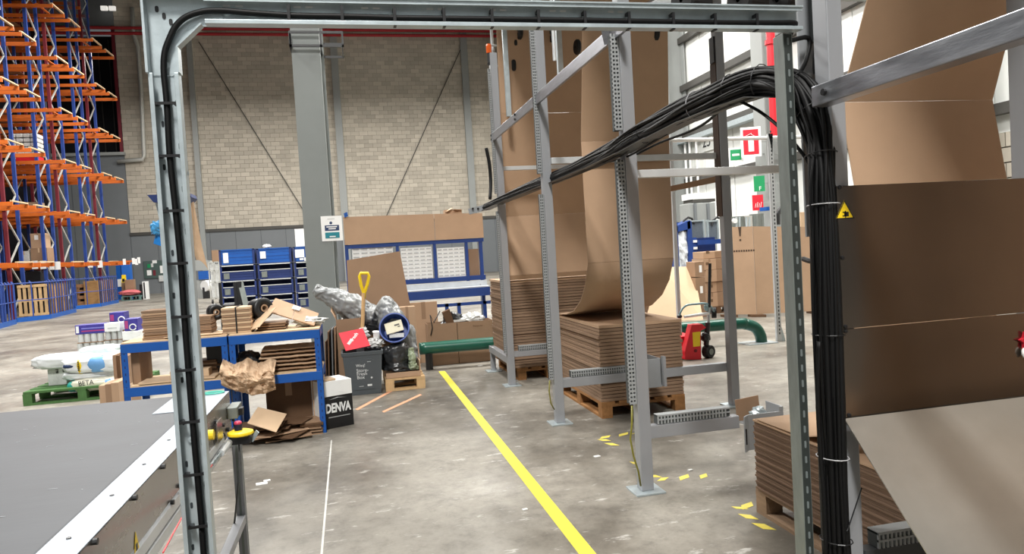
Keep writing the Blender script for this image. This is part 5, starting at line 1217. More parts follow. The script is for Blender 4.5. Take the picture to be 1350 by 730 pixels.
# ================================================================== PAPER DISPENSER behind the portal post
Yd = 7.15
t = thing('paper_dispenser', (at(226, 300, Yd).x, Yd, TZ), 'blue paper dispenser stand mostly behind the left portal post', 'dispenser')
xa, xb = at(198, 262, Yd).x, at(254, 262, Yd).x; zt5, zb5 = at(226, 257, Yd).z, at(226, 267, Yd).z
MB().prism([(xa, Yd-.1, zt5), (xb, Yd-.1, zt5), (xb+.01, Yd-.1, (zt5+zb5)/2), (xb-.02, Yd-.1, zb5), (xa+.05, Yd-.1, zb5)], (0, .26, 0)).build('hopper', blue_d, t)
xm = (xa+xb)/2+.02; MB().cyl((xm, Yd, TZ+.02), (xm, Yd, zb5), .028, 12).build('stand_pole', galv, t)
MB().cyl((xm, Yd, TZ), (xm, Yd, TZ+.02), .12, 20).build('stand_foot', galv, t)
MB().bar(at(206, 268, Yd), at(214, 300, Yd), .012, .02).build('bracket', galv, t)
A, B_, Cc, D_ = at(202, 321, Yd), at(214, 325, Yd), at(218, 298, Yd), at(209, 294, Yd)
MB().prism([A, B_, Cc, D_], (0, .10, 0)).build('blue_tray', M('bright_blue_plastic', (20, 120, 200), .4), t, bevel=.004)
MB().blob(at(208, 300, Yd), (.06, .06, .06), .5, 4, 16, 12, 41).build('blue_film', M('blue_film', (70, 150, 205), .3, 0, .2, 10, .3), t)
MB().bar(at(206, 300, Yd), Vector((xm, Yd, at(220, 302, Yd).z)), .03, .04).build('tray_arm', galv, t)
def hangp(u, v):
    l = at(249+6*v+10*max(0, v-.8)/.2*.4, 268+75*v, Yd-.06); r_ = at(256+12*v+(6*(v-.8)/.2 if v > .8 else 0), 266+72*v+ (18*(v-.8)/.2*u if v > .8 else 0), Yd-.06)
    p = l+(r_-l)*u; p.y += .02*math.sin(u*5+v*3); return p
MB().grid(hangp, 8, 16).build('hanging_paper', paper_b, t, solid=.002)

# ================================================================== PALLET RACKING (left background)
XE, XU = -11.5, -12.6
levels = [2.1+2.16*k for k in range(8)]
def rack(label, Y0, xl, frames):
    t = thing('pallet_rack', (XU, Y0+1.5, 0), label, 'racking', 'pallet racking rows')
    ys = (0.0, 1.1, 1.9, 3.0)
    for fx in frames:
        for i, dy in enumerate(ys): MB().box((fx-.06, Y0+dy-.05, 0), (fx+.06, Y0+dy+.05, 18.6)).build('upright', maroon if i == 2 else blue_r, t)
        for a_, b2 in ((0, 1), (2, 3)):
            z = .3; k = 0; m = MB()
            while z < 18.2:
                ya, yb = (Y0+ys[a_]+.05, Y0+ys[b2]-.05) if k % 2 == 0 else (Y0+ys[b2]-.05, Y0+ys[a_]+.05)
                m.bar((fx, ya, z), (fx, yb, z+.9), .05, .05); z += .9; k += 1
            m.build('bracing', brace_w, t, kind='stuff')
        if fx == XU:
            for a_, b2 in ((0, 1), (2, 3)): MB().box((fx-.004, Y0+ys[a_], 13.3), (fx+.004, Y0+ys[b2], 18.4)).build('net_panel', net_m, t)
    for li, z in enumerate(levels):
        xe = XE if li < 6 else XU+.06
        for i, dy in enumerate(ys):
            yb = Y0+dy-.09 if i % 2 == 0 else Y0+dy+.09
            MB().box((xl, yb-.03, z-.13), (xe, yb+.03, z)).box((xl, yb-.03 if i % 2 else yb, z), (xe, yb+.0 if i % 2 else yb+.03, z+.02)).build('beam', orange, t)
        if li < 6:
            MB().bar((xe-.04, Y0-.1, z+.045), (xe-.04, Y0+1.2, z+.045), .08, .05).build('end_bar', chip, t); MB().bar((xe-.04, Y0+1.8, z+.045), (xe-.04, Y0+3.1, z+.045), .08, .05).build('end_bar', chip, t)
            for x in (xe-.6,): MB().bar((x, Y0-.1, z+.03), (x, Y0+1.2, z+.03), .1, .03).build('cross_bar', orange, t)
        for a_, b2 in ((0, 1), (2, 3)):
            MB().box((xl, Y0+ys[a_]+.0, z+.022), (XU-1.3, Y0+ys[b2], z+.03)).build('deck', M_deck, t)
    return t
M_deck = M('rack_deck', (120, 84, 56), .7, .1, .2)
RA, RB, RC = 28.7, 33.9, 38.7
rack('nearest row of orange and blue pallet racking at the left edge', RA, -16.6, (XU, XU-2.8))
rack('middle row of orange and blue pallet racking with cartons', RB, -19.0, (XU, XU-2.8, XU-5.6))
rack('farthest row of orange and blue pallet racking before the dark opening', RC, -21.5, (XU, XU-2.8, XU-5.6, XU-8.4))
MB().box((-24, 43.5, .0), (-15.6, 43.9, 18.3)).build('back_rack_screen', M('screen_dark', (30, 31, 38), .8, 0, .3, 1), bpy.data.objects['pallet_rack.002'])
# location tags along the first beams
def tagsheet(px, py, Y, w_, h_, label): p = at(px, py, Y); tag(MB().box((p.x-w_/2, Y-.012, p.z-h_/2), (p.x+w_/2, Y, p.z+h_/2)).build('location_tag', white_pp), label, 'tag', 'white location tags on the racking')
ORD = ('first', 'second', 'third', 'fourth', 'fifth', 'sixth')
for i, (px, py) in enumerate(((46, 349), (57, 349), (69, 350), (76, 350), (119, 348), (132, 348))):
    Y = (RB if px < 80 else RC)-.121; tagsheet(px, py, Y, .22, .34, 'white location tag hanging on the lowest orange beam, %s from the left' % ORD[i])
for i, (px, py) in enumerate(((164, 345), (176, 344), (180, 345), (183, 343))): tagsheet(px, py, RC-.15, .13, .30, 'white location tag at the free end of the far orange beam, %s from the left' % ORD[i])
MB_end = MB().box((XE, RC-.12, 2.06), (at(183, 345, RC).x, RC-.06, 2.14)); MB_end.build('beam_tip', orange, bpy.data.objects['pallet_rack.002'])
# goods on the racks
gY = RB+.1
def gbox(name, label, pa, pb, pt, pbm, lvl, mat, Y=None, cat='box'):
    Y = Y or gY; xa, xb = at(pa, 330, Y).x, at(pb, 330, Y).x; z0 = levels[lvl]+.031 if lvl >= 0 else 0; h = abs(at(pa, pt, Y).z-at(pa, pbm, Y).z)
    return carton(name, label, (xa, Y, z0), (xb, Y+.7, z0+h), mat, tape=kraft_l)
gbox('carton', 'big brown carton with white label on the middle rack above the tags', 40, 62, 322, 343, 0, kraft_d)
z1_ = levels[0]+.031+abs(at(40, 322, gY).z-at(40, 343, gY).z)
xa, xb = at(41, 330, gY).x, at(60, 330, gY).x
t = carton('carton', 'upper brown carton standing on the big labelled carton of the middle rack', (xa, gY+.02, z1_+.004), (xb, gY+.6, z1_+.62), kraft)
MB().box((xa+.15, gY+.018, z1_+.35), (xa+.3, gY+.0195, z1_+.55)).build('label', white_pp, t)
gbox('carton', 'white carton left of the brown cartons on the middle rack', 24, 38, 325, 343, 0, shirt_w)
gbox('carton', 'flat brown grey carton on the second level of the middle rack', 28, 55, 256, 270, 1, M('dusty_carton', (140, 118, 98), .7, 0, .08))
p0_, p1_ = at(10, 180, gY).x, at(48, 180, gY).x
t = thing('wrapped_bale', ((p0_+p1_)/2, gY+.4, levels[2]+.26), 'silver wrapped bale on a red crate high in the middle rack', 'bale')
rb_ = random.Random(2)
for i in range(5): 
    for j in range(4): MB().box((p0_+(p1_-p0_)*j/4+.02, gY+.02*rb_.random(), levels[2]+.27+.19*i), (p0_+(p1_-p0_)*(j+1)/4, gY+.7, levels[2]+.27+.19*i+.16)).build('wrapped_pack', shirt_w, t, bevel=.03)
tag(MB().box((at(20, 200, gY).x, gY, levels[2]+.031), (at(48, 200, gY).x, gY+.7, levels[2]+.25)).build('red_crate', red_p), 'red crate under the silver wrapped bale in the middle rack', 'crate')
# ground level dark goods
tag(MB().box((at(40, 370, RB+1).x, RB+.4, 0), (at(63, 370, RB+1).x, RB+1.6, 1.85)).build('wrapped_load', M('black_wrap', (36, 38, 42), .4, 0, .4, 4, .4), bevel=.05), 'black wrapped pallet load under the middle rack', 'load')
tag(MB().box((-15.2, RA+.2, 0), (-12.75, RA+1.0, 1.7)).build('wrapped_load', bpy.data.materials['black_wrap'], bevel=.05), 'dark wrapped pallet load under the nearest rack at the left edge', 'load')
# blue mesh cages with upright pallets at the row ends
def upright_pallet(label, x0, x1, y, h, mat, ver):
    t = thing('upright_pallet', ((x0+x1)/2, y, .13), label, 'pallet')
    n = 6
    if ver:
        w_ = (x1-x0)/(n*1.35-.35)
        for i in range(n): MB().box((x0+i*w_*1.35, y, .13), (x0+i*w_*1.35+w_*.80, y+.03, .13+h)).build('board', mat, t)
        MB().box((x0+.02, y+.13, .13), (x1-.02, y+.20, .13+h-.05)).build('dark_gap_sheet', dark, t)  # near-black sheet added to put shade into the slat gaps
        for zz in (.13, .13+h/2-.05, .13+h-.1): MB().box((x0, y+.031, zz), (x1, y+.12, zz+.1)).build('bearer', mat, t)
        for zz in (.14, .13+h-.1): MB().box((x0, y-.025, zz), (x1, y-.001, zz+.09)).build('face_board', mat, t)
    else:
        n = 4; w_ = h/(n*1.7-.7)
        for i in range(n): MB().box((x0, y, .13+i*w_*1.7), (x1, y+.03, .13+i*w_*1.7+w_)).build('board', mat, t)
        MB().box((x0+.02, y+.13, .13), (x1-.02, y+.20, .13+h-.05)).build('dark_gap_sheet', dark, t)  # same added dark sheet, darkening the gaps between horizontal boards
        for xx in (x0, (x0+x1)/2-.05, x1-.1): MB().box((xx, y+.031, .13), (xx+.1, y+.12, .13+h)).build('bearer', mat, t)
    return t
def cage(label, fl_, fr_, bk, h):
    """fl_, fr_: front corners on the floor, bk: back right corner"""
    t = thing('mesh_cage', fr_, label, 'cage')
    fl_, fr_, bk = [Vector((p.x, p.y, 0)) for p in (fl_, fr_, bk)]
    for p, q in ((fl_, fr_), (fr_, bk)):
        d = (q-p).normalized(); MB().bar(p+Vector((0, 0, .08)), q+Vector((0, 0, .08)), .06, .16).build('base_rail', blue, t)
        MB().cyl(p+Vector((0, 0, h)), q+Vector((0, 0, h)), .025, 6).build('top_rail', blue_r, t); MB().cyl(p+Vector((0, 0, h*.55)), q+Vector((0, 0, h*.55)), .02, 6).build('mid_rail', blue_r, t)
        L_ = (q-p).length; n = int(L_/.36) if p is fr_ else 2
        for i in range(n+1):
            b = p+(q-p)*i/n; top = b+Vector((0, 0, h)); MB().tube([b+Vector((0, 0, .16)), top, top+Vector((-.08, .05, .07))], .022, 6).build('bar', blue_r, t)
    return t
cB = (atz(22, 425), atz(66.5, 420), atz(100, 411.5)); cC = (atz(98, 408), atz(133, 404), atz(156, 399)); cA = (atz(-30, 440), atz(0, 433), atz(21, 427))
hB = abs(at(67, 371, cB[1].y).z)
cage('blue mesh cage with a slatted pallet at the end of the middle rack', *cB, hB)
cage('blue mesh cage with horizontal board pallets at the end of the far rack', *cC, at(133, 366, cC[1].y).z)
cage('blue mesh cage cut off by the left edge of the photo', *cA, at(0, 376, cA[1].y).z)
xa, xb = at(19.5, 390, cB[1].y+.35).x, at(67, 390, cB[1].y+.35).x
upright_pallet('pale slatted pallet standing on edge in the middle blue cage', xa+.1, xb-.1, cB[1].y+.35, at(45, 375, cB[1].y).z-.13, wood_l, True)
xa, xb = at(101, 385, cC[1].y+.4).x, at(131, 385, cC[1].y+.4).x
upright_pallet('brown pallet with horizontal boards in the far blue cage', xa, xb, cC[1].y+.4, at(115, 374, cC[1].y+.4).z-.13, M('brown_pallet', (170, 126, 90), .75, 0, .15, 5), False)
for i in range(5):
    f = (i+1.3)/6.3; p = cB[1]+(cB[2]-cB[1])*f
    tag(MB().box((p.x-.75, p.y-.05, .02), (p.x-.12, p.y+.08, hB-.1-.05*(i % 2))).build('standing_pallet', wood if i % 2 else wood_g), 'edge-on wooden pallet in the middle blue cage side, %s from its front corner' % ORD[i], 'pallet', 'edge-on pallets in the middle cage')
for i in range(5):
    f = (i+.5)/5; p = cC[1]+(cC[2]-cC[1])*f
    tag(MB().box((p.x-.75, p.y-.06, .02), (p.x-.12, p.y+.1, 1.25-.05*(i % 2))).build('standing_pallet', wood_g if i % 2 else wood), 'edge-on wooden pallet in the far blue cage side, %s from its front corner' % ORD[i], 'pallet', 'edge-on pallets in the far cage')
# things along the far wall, left
Yw = 46.0
def fx(px, Y=Yw): return at(px, 370, Y).x
def fz(px, py, Y=Yw): return max(0, at(px, py, Y).z)
t = thing('cleaning_machine', (fx(165), Yw+.5, 0), 'blue cleaning station on the far wall beside the racking end', 'machine')
MB().box((fx(154), Yw, 0), (fx(160), Yw+.5, fz(157, 347))).build('blue_column', blue, t); MB().box((fx(161), Yw, 0), (fx(172), Yw+.5, fz(165, 347))).build('blue_body', M('bright_blue', (30, 100, 190), .5), t)
MB().box((fx(155), Yw-.02, fz(155, 378)), (fx(161), Yw-.005, fz(155, 368))).build('white_label', white_p, t)
t = thing('caution_sign', (fx(167), Yw-.6, 0), 'yellow folding caution sign near the far wall', 'sign')
MB().prism([(fx(163.5), Yw-.6, fz(165, 377)), (fx(171), Yw-.6, fz(165, 377)), (fx(169.5), Yw-.5, fz(165, 362)), (fx(164.5), Yw-.5, fz(165, 362))], (0, .05, 0)).build('front_board', yel_p, t)
MB().box((fx(165.5), Yw-.61, fz(165, 371)), (fx(168.5), Yw-.60, fz(165, 367))).build('symbol', black, t)
MB().box((fx(164.5), Yw-.5, 0), (fx(170), Yw-.4, fz(165, 376.5))).build('stand', black, t)
Yq = 43.5
pallet('low_pallet', 'low greenish pallet with goods near the far wall', fx(158, Yq), fx(184, Yq), Yq, Yq+1.3, M('teal_wood', (90, 120, 116), .7, 0, .2), 'X', hgt=.25)
tag(MB().blob((fx(168.5, Yq), Yq+.5, .42), (.62, .45, .16), .2, 2, 20, 12, 51).build('pink_sack', M('pink_sack', (196, 100, 104), .6, 0, .15)), 'pinkish sack lying on the low far pallet', 'sack')
carton('carton', 'small brown carton behind the pinkish sack on the far pallet', (fx(164, Yq+.9), Yq+.95, .255), (fx(176, Yq+.9), Yq+1.28, 1.15), kraft_d)
carton('carton', 'tiny brown carton at the left end of the low far pallet', (fx(156.5, Yq+.9), Yq+1.32, .0), (fx(163, Yq+.9), Yq+1.9, 1.0), kraft_d)
t = thing('roll_cage_wheel_set', (fx(186, Yq), Yq+.6, 0), 'black and white striped drum right of the low far pallet', 'drum')
MB().box((fx(181, Yq), Yq+.3, 0), (fx(185, Yq), Yq+.8, .85)).build('black_block', black, t); MB().box((fx(185.2, Yq), Yq+.3, 0), (fx(190.5, Yq), Yq+.8, 1.0)).build('white_block', white_p, t); MB().box((fx(186.8, Yq), Yq+.28, .05), (fx(188.5, Yq), Yq+.299, .95)).build('black_stripe', black, t)
# notice board on the far wall
Yn = WY-.05
t = thing('notice_board', at(212, 354, Yn), 'dark framed notice board with papers on the far grey wall', 'notice board')
MB().box((fx(191, Yn), Yn-.06, fz(212, 366, Yn)), (fx(221, Yn), Yn, fz(212, 343, Yn))).build('board', M('board_green', (70, 88, 84), .6), t)
for (pa, pb, ta, tb, mm) in ((195, 201, 356, 363, white_pp), (203, 206.5, 356, 363, maroon), (203, 209, 343, 347, white_pp), (196, 200, 348, 353, green_s), (212.5, 216, 350, 360, white_pp), (201, 204, 347, 352, shirt_w), (210, 217, 363, 371, shirt_w)):
    MB().box((fx(pa, Yn), Yn-.075, fz(pa, tb, Yn)), (fx(pb, Yn), Yn-.062, fz(pa, ta, Yn))).build('paper', mm, t)
# far corner seen right of the portal post: hood, blue bin, white drum, roll cage
Yk = 40.0
t = thing('grey_hood_bench', (fx(270, Yk), Yk, 0), 'grey hooded bench with a blue crate beside the roll cage', 'bench')
MB().prism([(fx(255, Yk), Yk, fz(270, 356, Yk)), (fx(284, Yk), Yk, fz(270, 356, Yk)), (fx(279, Yk), Yk, fz(270, 344, Yk)), (fx(258, Yk), Yk, fz(270, 342, Yk))], (0, 1.0, 0)).build('hood', grey_strip, t)
MB().box((fx(262, Yk), Yk, fz(270, 368, Yk)), (fx(276, Yk), Yk+.6, fz(270, 357, Yk))).build('blue_crate', blue, t); MB().box((fx(256, Yk), Yk+.1, 0), (fx(277, Yk), Yk+.9, fz(270, 368.5, Yk))).build('cabinet', grey_strip, t)
t = thing('white_drum', (fx(269, Yk-1), Yk-.8, 0), 'white drum lying in front of the grey hooded bench', 'drum')
MB().lathe((fx(269, Yk-.9), Yk-.9, fz(269, 377, Yk-1)), [(.001, 0), (.28, 0), (.28, .5), (.001, .5)], 18, (.6, .8, 0)).build('drum', white_p, t, smooth=False); MB().box((fx(266, Yk-.9), Yk-.9, 0), (fx(274, Yk-.9), Yk-.6, fz(269, 379, Yk-1))).build('stand', black, t)
Yc = 33.0
t = thing('roll_cage', (fx(283, Yc), Yc, 0), 'pale roll cage on castors left of the blue stillages', 'trolley')
xa, xb = fx(276.5, Yc), fx(290, Yc); zt6 = fz(283, 345, Yc)
for x in (xa, (xa+xb)/2, xb):
    for y in (Yc, Yc+.7): MB().box((x-.02, y-.02, .18), (x+.02, y+.02, zt6)).build('upright', brace_w, t)
for z in (.2, zt6*.5, zt6*.78, zt6-.03): MB().box((xa, Yc-.02, z), (xb, Yc+.0, z+.04)).build('rail', brace_w, t)
MB().box((xa+.03, Yc+.1, .25), (xb-.03, Yc+.6, zt6-.1)).build('white_load', shirt_w, t)
for x in (xa+.06, xb-.06): MB().lathe((x, Yc, .09), [(.001, -.03), (.09, -.03), (.09, .03), (.001, .03)], 12, (1, 0, 0)).build('castor', black, t)
carton('carton', 'small brown carton on top of the pale roll cage', (fx(281, Yc), Yc+.1, zt6+.003), (fx(288.5, Yc), Yc+.6, zt6+.5), kraft_d)
# white door panel against the back wall
# ================================================================== BLUE STILLAGES
Ys = 26.0
def stillage(x0, x1, z0, h, label, top):
    t = thing('stillage', ((x0+x1)/2, Ys+.4, z0), label, 'crate', 'blue stacked stillages')
    for x in (x0, x1-.06):
        for y in (Ys, Ys+.8): MB().box((x, y, z0), (x+.06, y+.06, z0+h-.012)).build('post', blue_d, t)
    f = h*.52
    if top:
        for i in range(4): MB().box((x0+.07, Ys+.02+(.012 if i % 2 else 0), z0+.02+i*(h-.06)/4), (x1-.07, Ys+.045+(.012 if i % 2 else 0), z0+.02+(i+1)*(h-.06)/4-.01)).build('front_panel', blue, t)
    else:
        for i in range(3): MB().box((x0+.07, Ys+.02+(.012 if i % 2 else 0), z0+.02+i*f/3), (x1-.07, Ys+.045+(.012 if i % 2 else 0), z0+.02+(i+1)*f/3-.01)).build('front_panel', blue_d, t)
        MB().box((x0+.06, Ys, z0+f+.02), (x1-.06, Ys+.05, z0+f+.045)).build('drop_rail', light_bar, t)
    MB().box((x0, Ys+.81, z0+.02), (x1, Ys+.84, z0+h-.03)).build('back_panel', blue_d, t)
    for x in (x0+.01, x1-.03): MB().box((x, Ys+.07, z0+.02), (x+.02, Ys+.79, z0+h-.03)).build('side_panel', blue_d, t)
    MB().box((x0+.02, Ys+.02, z0+.0), (x1-.02, Ys+.82, z0+.018)).build('floor_panel', blue_d, t)
    for y in (Ys, Ys+.83): MB().box((x0, y, z0+h-.045), (x1, y+.03, z0+h-.012)).build('rim', light_bar if not top else blue, t)
    return t
stx = ((290.5, 337.5), (340.5, 386), (389, 424)); names = ('left', 'middle', 'right')
for s, (pa, pb) in enumerate(stx):
    x0, x1 = at(pa, 365, Ys).x, at(pb, 365, Ys).x
    ztp = at((pa+pb)/2, (328, 326, 324)[s], Ys).z; h = ztp/4
    for k in range(4):
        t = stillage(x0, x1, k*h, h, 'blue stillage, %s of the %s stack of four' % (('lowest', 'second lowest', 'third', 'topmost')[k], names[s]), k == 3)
        if k == 3:
            p = at(pa+(7 if s == 0 else 6), (340, 336, 334)[s], Ys-.005); hw, hh2 = (.08, .17) if s == 0 else (.09, .12) if s == 1 else (.15, .14)
            MB().box((p.x-hw, Ys-.004, p.z-hh2), (p.x+hw, Ys+.019, p.z+hh2)).build('paper_label', white_pp, t)
            if s == 2:
                for dx_, dz_ in ((.05, -.20), (.2, -.18), (.34, -.20), (.2, -.235)): MB().box((p.x+dx_-.06, Ys+.0, p.z+dz_-.03), (p.x+dx_+.07, Ys+.019, p.z+dz_+.03)).build('sticker', white_pp, t)
        elif k in (0, 1, 2): p = at(pa+8, 360, Ys); MB().box((p.x-.09, Ys+.0, k*h+.06), (p.x+.09, Ys+.019, k*h+.26)).build('grey_label', galv_d, t)
xr5 = at(405, 310, Ys); p0, p1 = at(390, 326, Ys+.3), at(420, 301, Ys+.3)
ztop3 = at((389+424)/2, 324, Ys).z
tag(MB().box((p0.x, Ys+.3, ztop3+.002), (p1.x, Ys+.33, at(405, 301, Ys+.3).z)).build('white_board', white_pp), 'white board standing on the right blue stillage stack beside the grey column', 'board')
p = at(352, 325, Ys+.4); tag(MB().blob((p.x, Ys+.4, at(363, 326, Ys).z+.06), (.14, .12, .07), .3, 3, 14, 10, 3).build('white_bag', white_pp), 'small white bag on top of the middle stillage stack', 'bag')
# black trolley in front of the stillages
Yb = 15.0
t = thing('black_trolley', (at(300, 390, Yb).x, Yb, 0), 'black hand trolley with a tilted grey board before the left stillages', 'trolley')
xa, xb = at(289, 390, Yb).x, at(312, 390, Yb).x; zt7 = at(300, 372, Yb).z
for x in (xa, xb-.05): MB().box((x, Yb, 0), (x+.05, Yb+.05, zt7)).build('upright', black, t)
for z in (.05, .4, .75): MB().box((xa, Yb-.02, z), (xb, Yb+.4, z+.05)).build('shelf', black, t)
MB().box((xa+.06, Yb+.1, .46), (xb-.06, Yb+.35, .72)).build('navy_box', blue_d, t)
MB().box((xb+.0, Yb+.02, 0), (xb+.10, Yb+.3, zt7+.0)).build('black_side', black, t)
MB().bar(at(325, 405, Yb-.05), at(317, 372, Yb+.05), .10, .02, (0, 1, 0)).build('tilted_board', galv_d, t)

# ================================================================== RIGHT BACKGROUND
# pallet truck
pw = atz(921, 474); Yt = pw.y
t = thing('pallet_truck', pw, 'red hand pallet truck with yellow label and upright handle', 'pallet truck')
A = [at(a, b, Yt) for a, b in ((903, 474), (903, 463), (912, 428), (926, 427), (931, 432), (924, 436), (925, 474))]
for v in A: v.y = Yt
MB().prism(A, (0, .12, 0)).build('red_body', red_p, t, bevel=.006)
m = MB(); q = [at(a, b, Yt-.002) for a, b in ((914, 457), (923, 456), (923, 437), (913, 438))]; m.prism(q, (0, .0015, 0)); m.build('yellow_label', yel_p, t)
c = at(917, 462, Yt); MB().lathe((c.x, Yt-.0, c.z), [(.001, .012), (.02, .01), (.022, 0)], 12, (0, -1, 0)).build('hub_cap', M('hub_red', (110, 16, 24), .5), t)
wr_ = .085; cx = at(932, 463, Yt+.1).x
MB().lathe((cx, Yt+.06, wr_), [(.02, -.05), (wr_-.01, -.05), (wr_, -.04), (wr_, .04), (wr_-.01, .05), (.02, .05)], 22, (.35, -.9, 0)).build('wheel', rubber, t)
MB().lathe((cx, Yt+.06, wr_), [(.001, .054), (.04, .054), (.04, -.05)], 14, (.35, -.9, 0)).build('wheel_hub', galv_d, t)
MB().box((at(903, 470, Yt).x-1.05, Yt+.13, .06), (at(924, 470, Yt).x, Yt+.29, .11)).build('fork', red_p, t); MB().box((at(903, 470, Yt).x-1.05, Yt+.39, .06), (at(924, 470, Yt).x, Yt+.55, .11)).build('fork', red_p, t); MB().box((at(905, 470, Yt).x, Yt+.125, .06), (at(924, 470, Yt).x, Yt+.55, .3)).build('fork_heel', red_p, t)
hy = Yt+.06
m = MB(); m.blob(at(930, 444, hy), (.06, .06, .06), .3, 3, 14, 10, 4); m.cyl(at(931, 455, hy), at(933, 425, hy), .035, 10); m.build('hydraulic_pump', black, t)
MB().cyl(at(934, 428, hy), at(935.5, 392, hy), .017, 10).build('shaft', galv, t)
MB().cyl(at(935, 405, hy), at(936, 347, hy), .02, 10).build('shaft_sleeve', black, t)
MB().tube(smooth_path([at(895, 417, hy), at(899, 408, hy), at(905, 402.5, hy), at(914, 401, hy), at(930, 400, hy), at(937, 404, hy), at(942, 412, hy)], 4), .014, 8).build('loop_handle', M('pale_teal_metal', (134, 160, 164), .4, .3), t, smooth=True)
MB().cyl(at(902, 417.5, hy), at(934, 413, hy), .02, 10).build('grip_tube', white_p, t)
MB().blob(at(896, 417, hy), (.035, .03, .025), .1, 2, 12, 8, 1).build('grip_end', black, t)
MB().lathe(at(941, 412, hy+.05), [(.001, -.03), (.07, -.03), (.07, .03), (.001, .03)], 16, (.9, -.4, 0)).build('rear_wheel', rubber, t)
MB().blob(at(931, 405, hy), (.03, .03, .05), .2, 2, 12, 8, 2).build('lever_box', bpy.data.materials['pale_teal_metal'], t)
# slotted barrier with round rail
Yp = 9.35
sp = atz(1028, 450); t = thing('slotted_barrier', (sp.x, sp.y, 0), 'slotted pale post with round top rail behind the far posts', 'barrier')
zt8 = at(1020, 176, sp.y).z
MB().box((sp.x-.035, sp.y, 0), (sp.x+.035, sp.y+.003, zt8)).box((sp.x-.035, sp.y, 0), (sp.x-.032, sp.y+.05, zt8)).build('slotted_post', light_bar, t)
m = MB()
for i in range(int(zt8/.055)): m.obox((sp.x+.005, sp.y-.001, .12+i*.055), (.018, 0, 0), (0, .002, 0), (0, 0, .03))
m.build('slot', M('slot_hole', (50, 52, 54), .8), t, kind='stuff')
MB().prism([(sp.x-.035, sp.y+.0, 0), (sp.x+.10, sp.y+.0, 0), (sp.x+.036, sp.y, .22), (sp.x+.036, sp.y, .0)], (0, .004, 0)).build('foot_gusset', galv, t)
zr = at(960, 183, sp.y+.06).z; MB().cyl((at(884, 185, sp.y).x, sp.y+.06, zr), (sp.x+.9, sp.y+.06, zr), .028, 10).build('round_rail', white_p, t)
x9 = at(884, 185, sp.y).x; MB().box((x9, sp.y+.04, 0), (x9+.05, sp.y+.09, zr)).build('end_post', light_bar, t)
MB().prism([(sp.x-.035, sp.y, zt8), (sp.x+.035, sp.y, zt8), (sp.x+.02, sp.y, zt8-.3)], (0, .02, 0)).build('rail_bracket', galv_d, t)
# leaning pale board behind the middle stack
A, B_, Cc, D_ = atz(848, 424), atz(928, 420), at(916, 351, 11.0), at(862, 354, 11.0)
A = atz(850, 425); B_ = atz(927, 421)
t = thing('leaning_board', (A+B_)/2, 'pale trapezoid board leaning behind the middle cardboard stack', 'cardboard')
yy = max(A.y, B_.y); MB().prism([(A.x, A.y, 0), (B_.x, B_.y, 0), (at(914, 352, yy+.5).x, yy+.5, at(914, 351, yy+.5).z), (at(872, 353, yy+.5).x, yy+.5, at(872, 352, yy+.5).z)], (0, .012, 0)).build('board', kraft_l, t)
MB().box((A.x+.1, yy+.52, 0), (B_.x-.1, yy+.8, .85)).build('back_support', kraft_d, t)
# stack of cartons on a pallet
Yg = 13.6
gx = lambda px, Y=Yg: at(px, 370, Y).x
gzf = lambda px, py, Y=Yg: at(px, py, Y).z
pallet('dark_pallet', 'dark pallet under the brown cartons beside the board screen', gx(920), gx(972), Yg, Yg+.9, kraft_dk, 'X')
rows = [(.146, gzf(945, 385.5)), (gzf(945, 385), gzf(945, 371.5)), (gzf(945, 371), gzf(945, 355.5)), (gzf(945, 355), gzf(945, 340.5)), (gzf(945, 340), gzf(945, 331))]
rows[0] = (.146, max(.3, rows[0][1]))
lab = ('bottom', 'second', 'third', 'fourth', 'top')
for i, (za, zb6) in enumerate(rows):
    o = (.0, .02, -.01, .0, .03)[i]; xs = gx(931 if i < 3 else 928)+o
    tt = carton('carton', 'brown carton, %s one of the front column behind the pallet truck' % lab[i], (xs, Yg+o, za+.001), (gx(945), Yg+.5, zb6), kraft)
    tt2 = carton('carton', 'brown carton, %s one of the right column against the board screen' % lab[i], (gx(945)+.01, Yg+.04+o, za+.001), (gx(966), Yg+.55, zb6-(.0 if i else 0)), kraft_d)
    MB().box((xs+.06, Yg+o-.002, za+.1), (xs+.13, Yg+o-.0003, za+.16)).build('mark', M('box_mark', (110, 84, 60), .7), tt)
for k, (za, zb6) in enumerate(((0, gzf(922, 400, Yg-.4)), (gzf(922, 399, Yg-.4), gzf(922, 366, Yg-.4)), (gzf(922, 365, Yg-.4), gzf(922, 345, Yg-.4)))):
    tt = carton('carton', 'brown carton left of the carton columns, %s of its stack' % ('lowest', 'middle', 'top')[k], (gx(917, Yg-.4), Yg-.4, za+.001), (gx(929.5, Yg-.4), Yg-.02, max(zb6, za+.1)), kraft_d)
    if k: MB().box((gx(922.5, Yg-.4), Yg-.402, (za+zb6)/2-.06), (gx(926, Yg-.4), Yg-.4005, (za+zb6)/2+.08)).build('white_label', white_pp, tt)
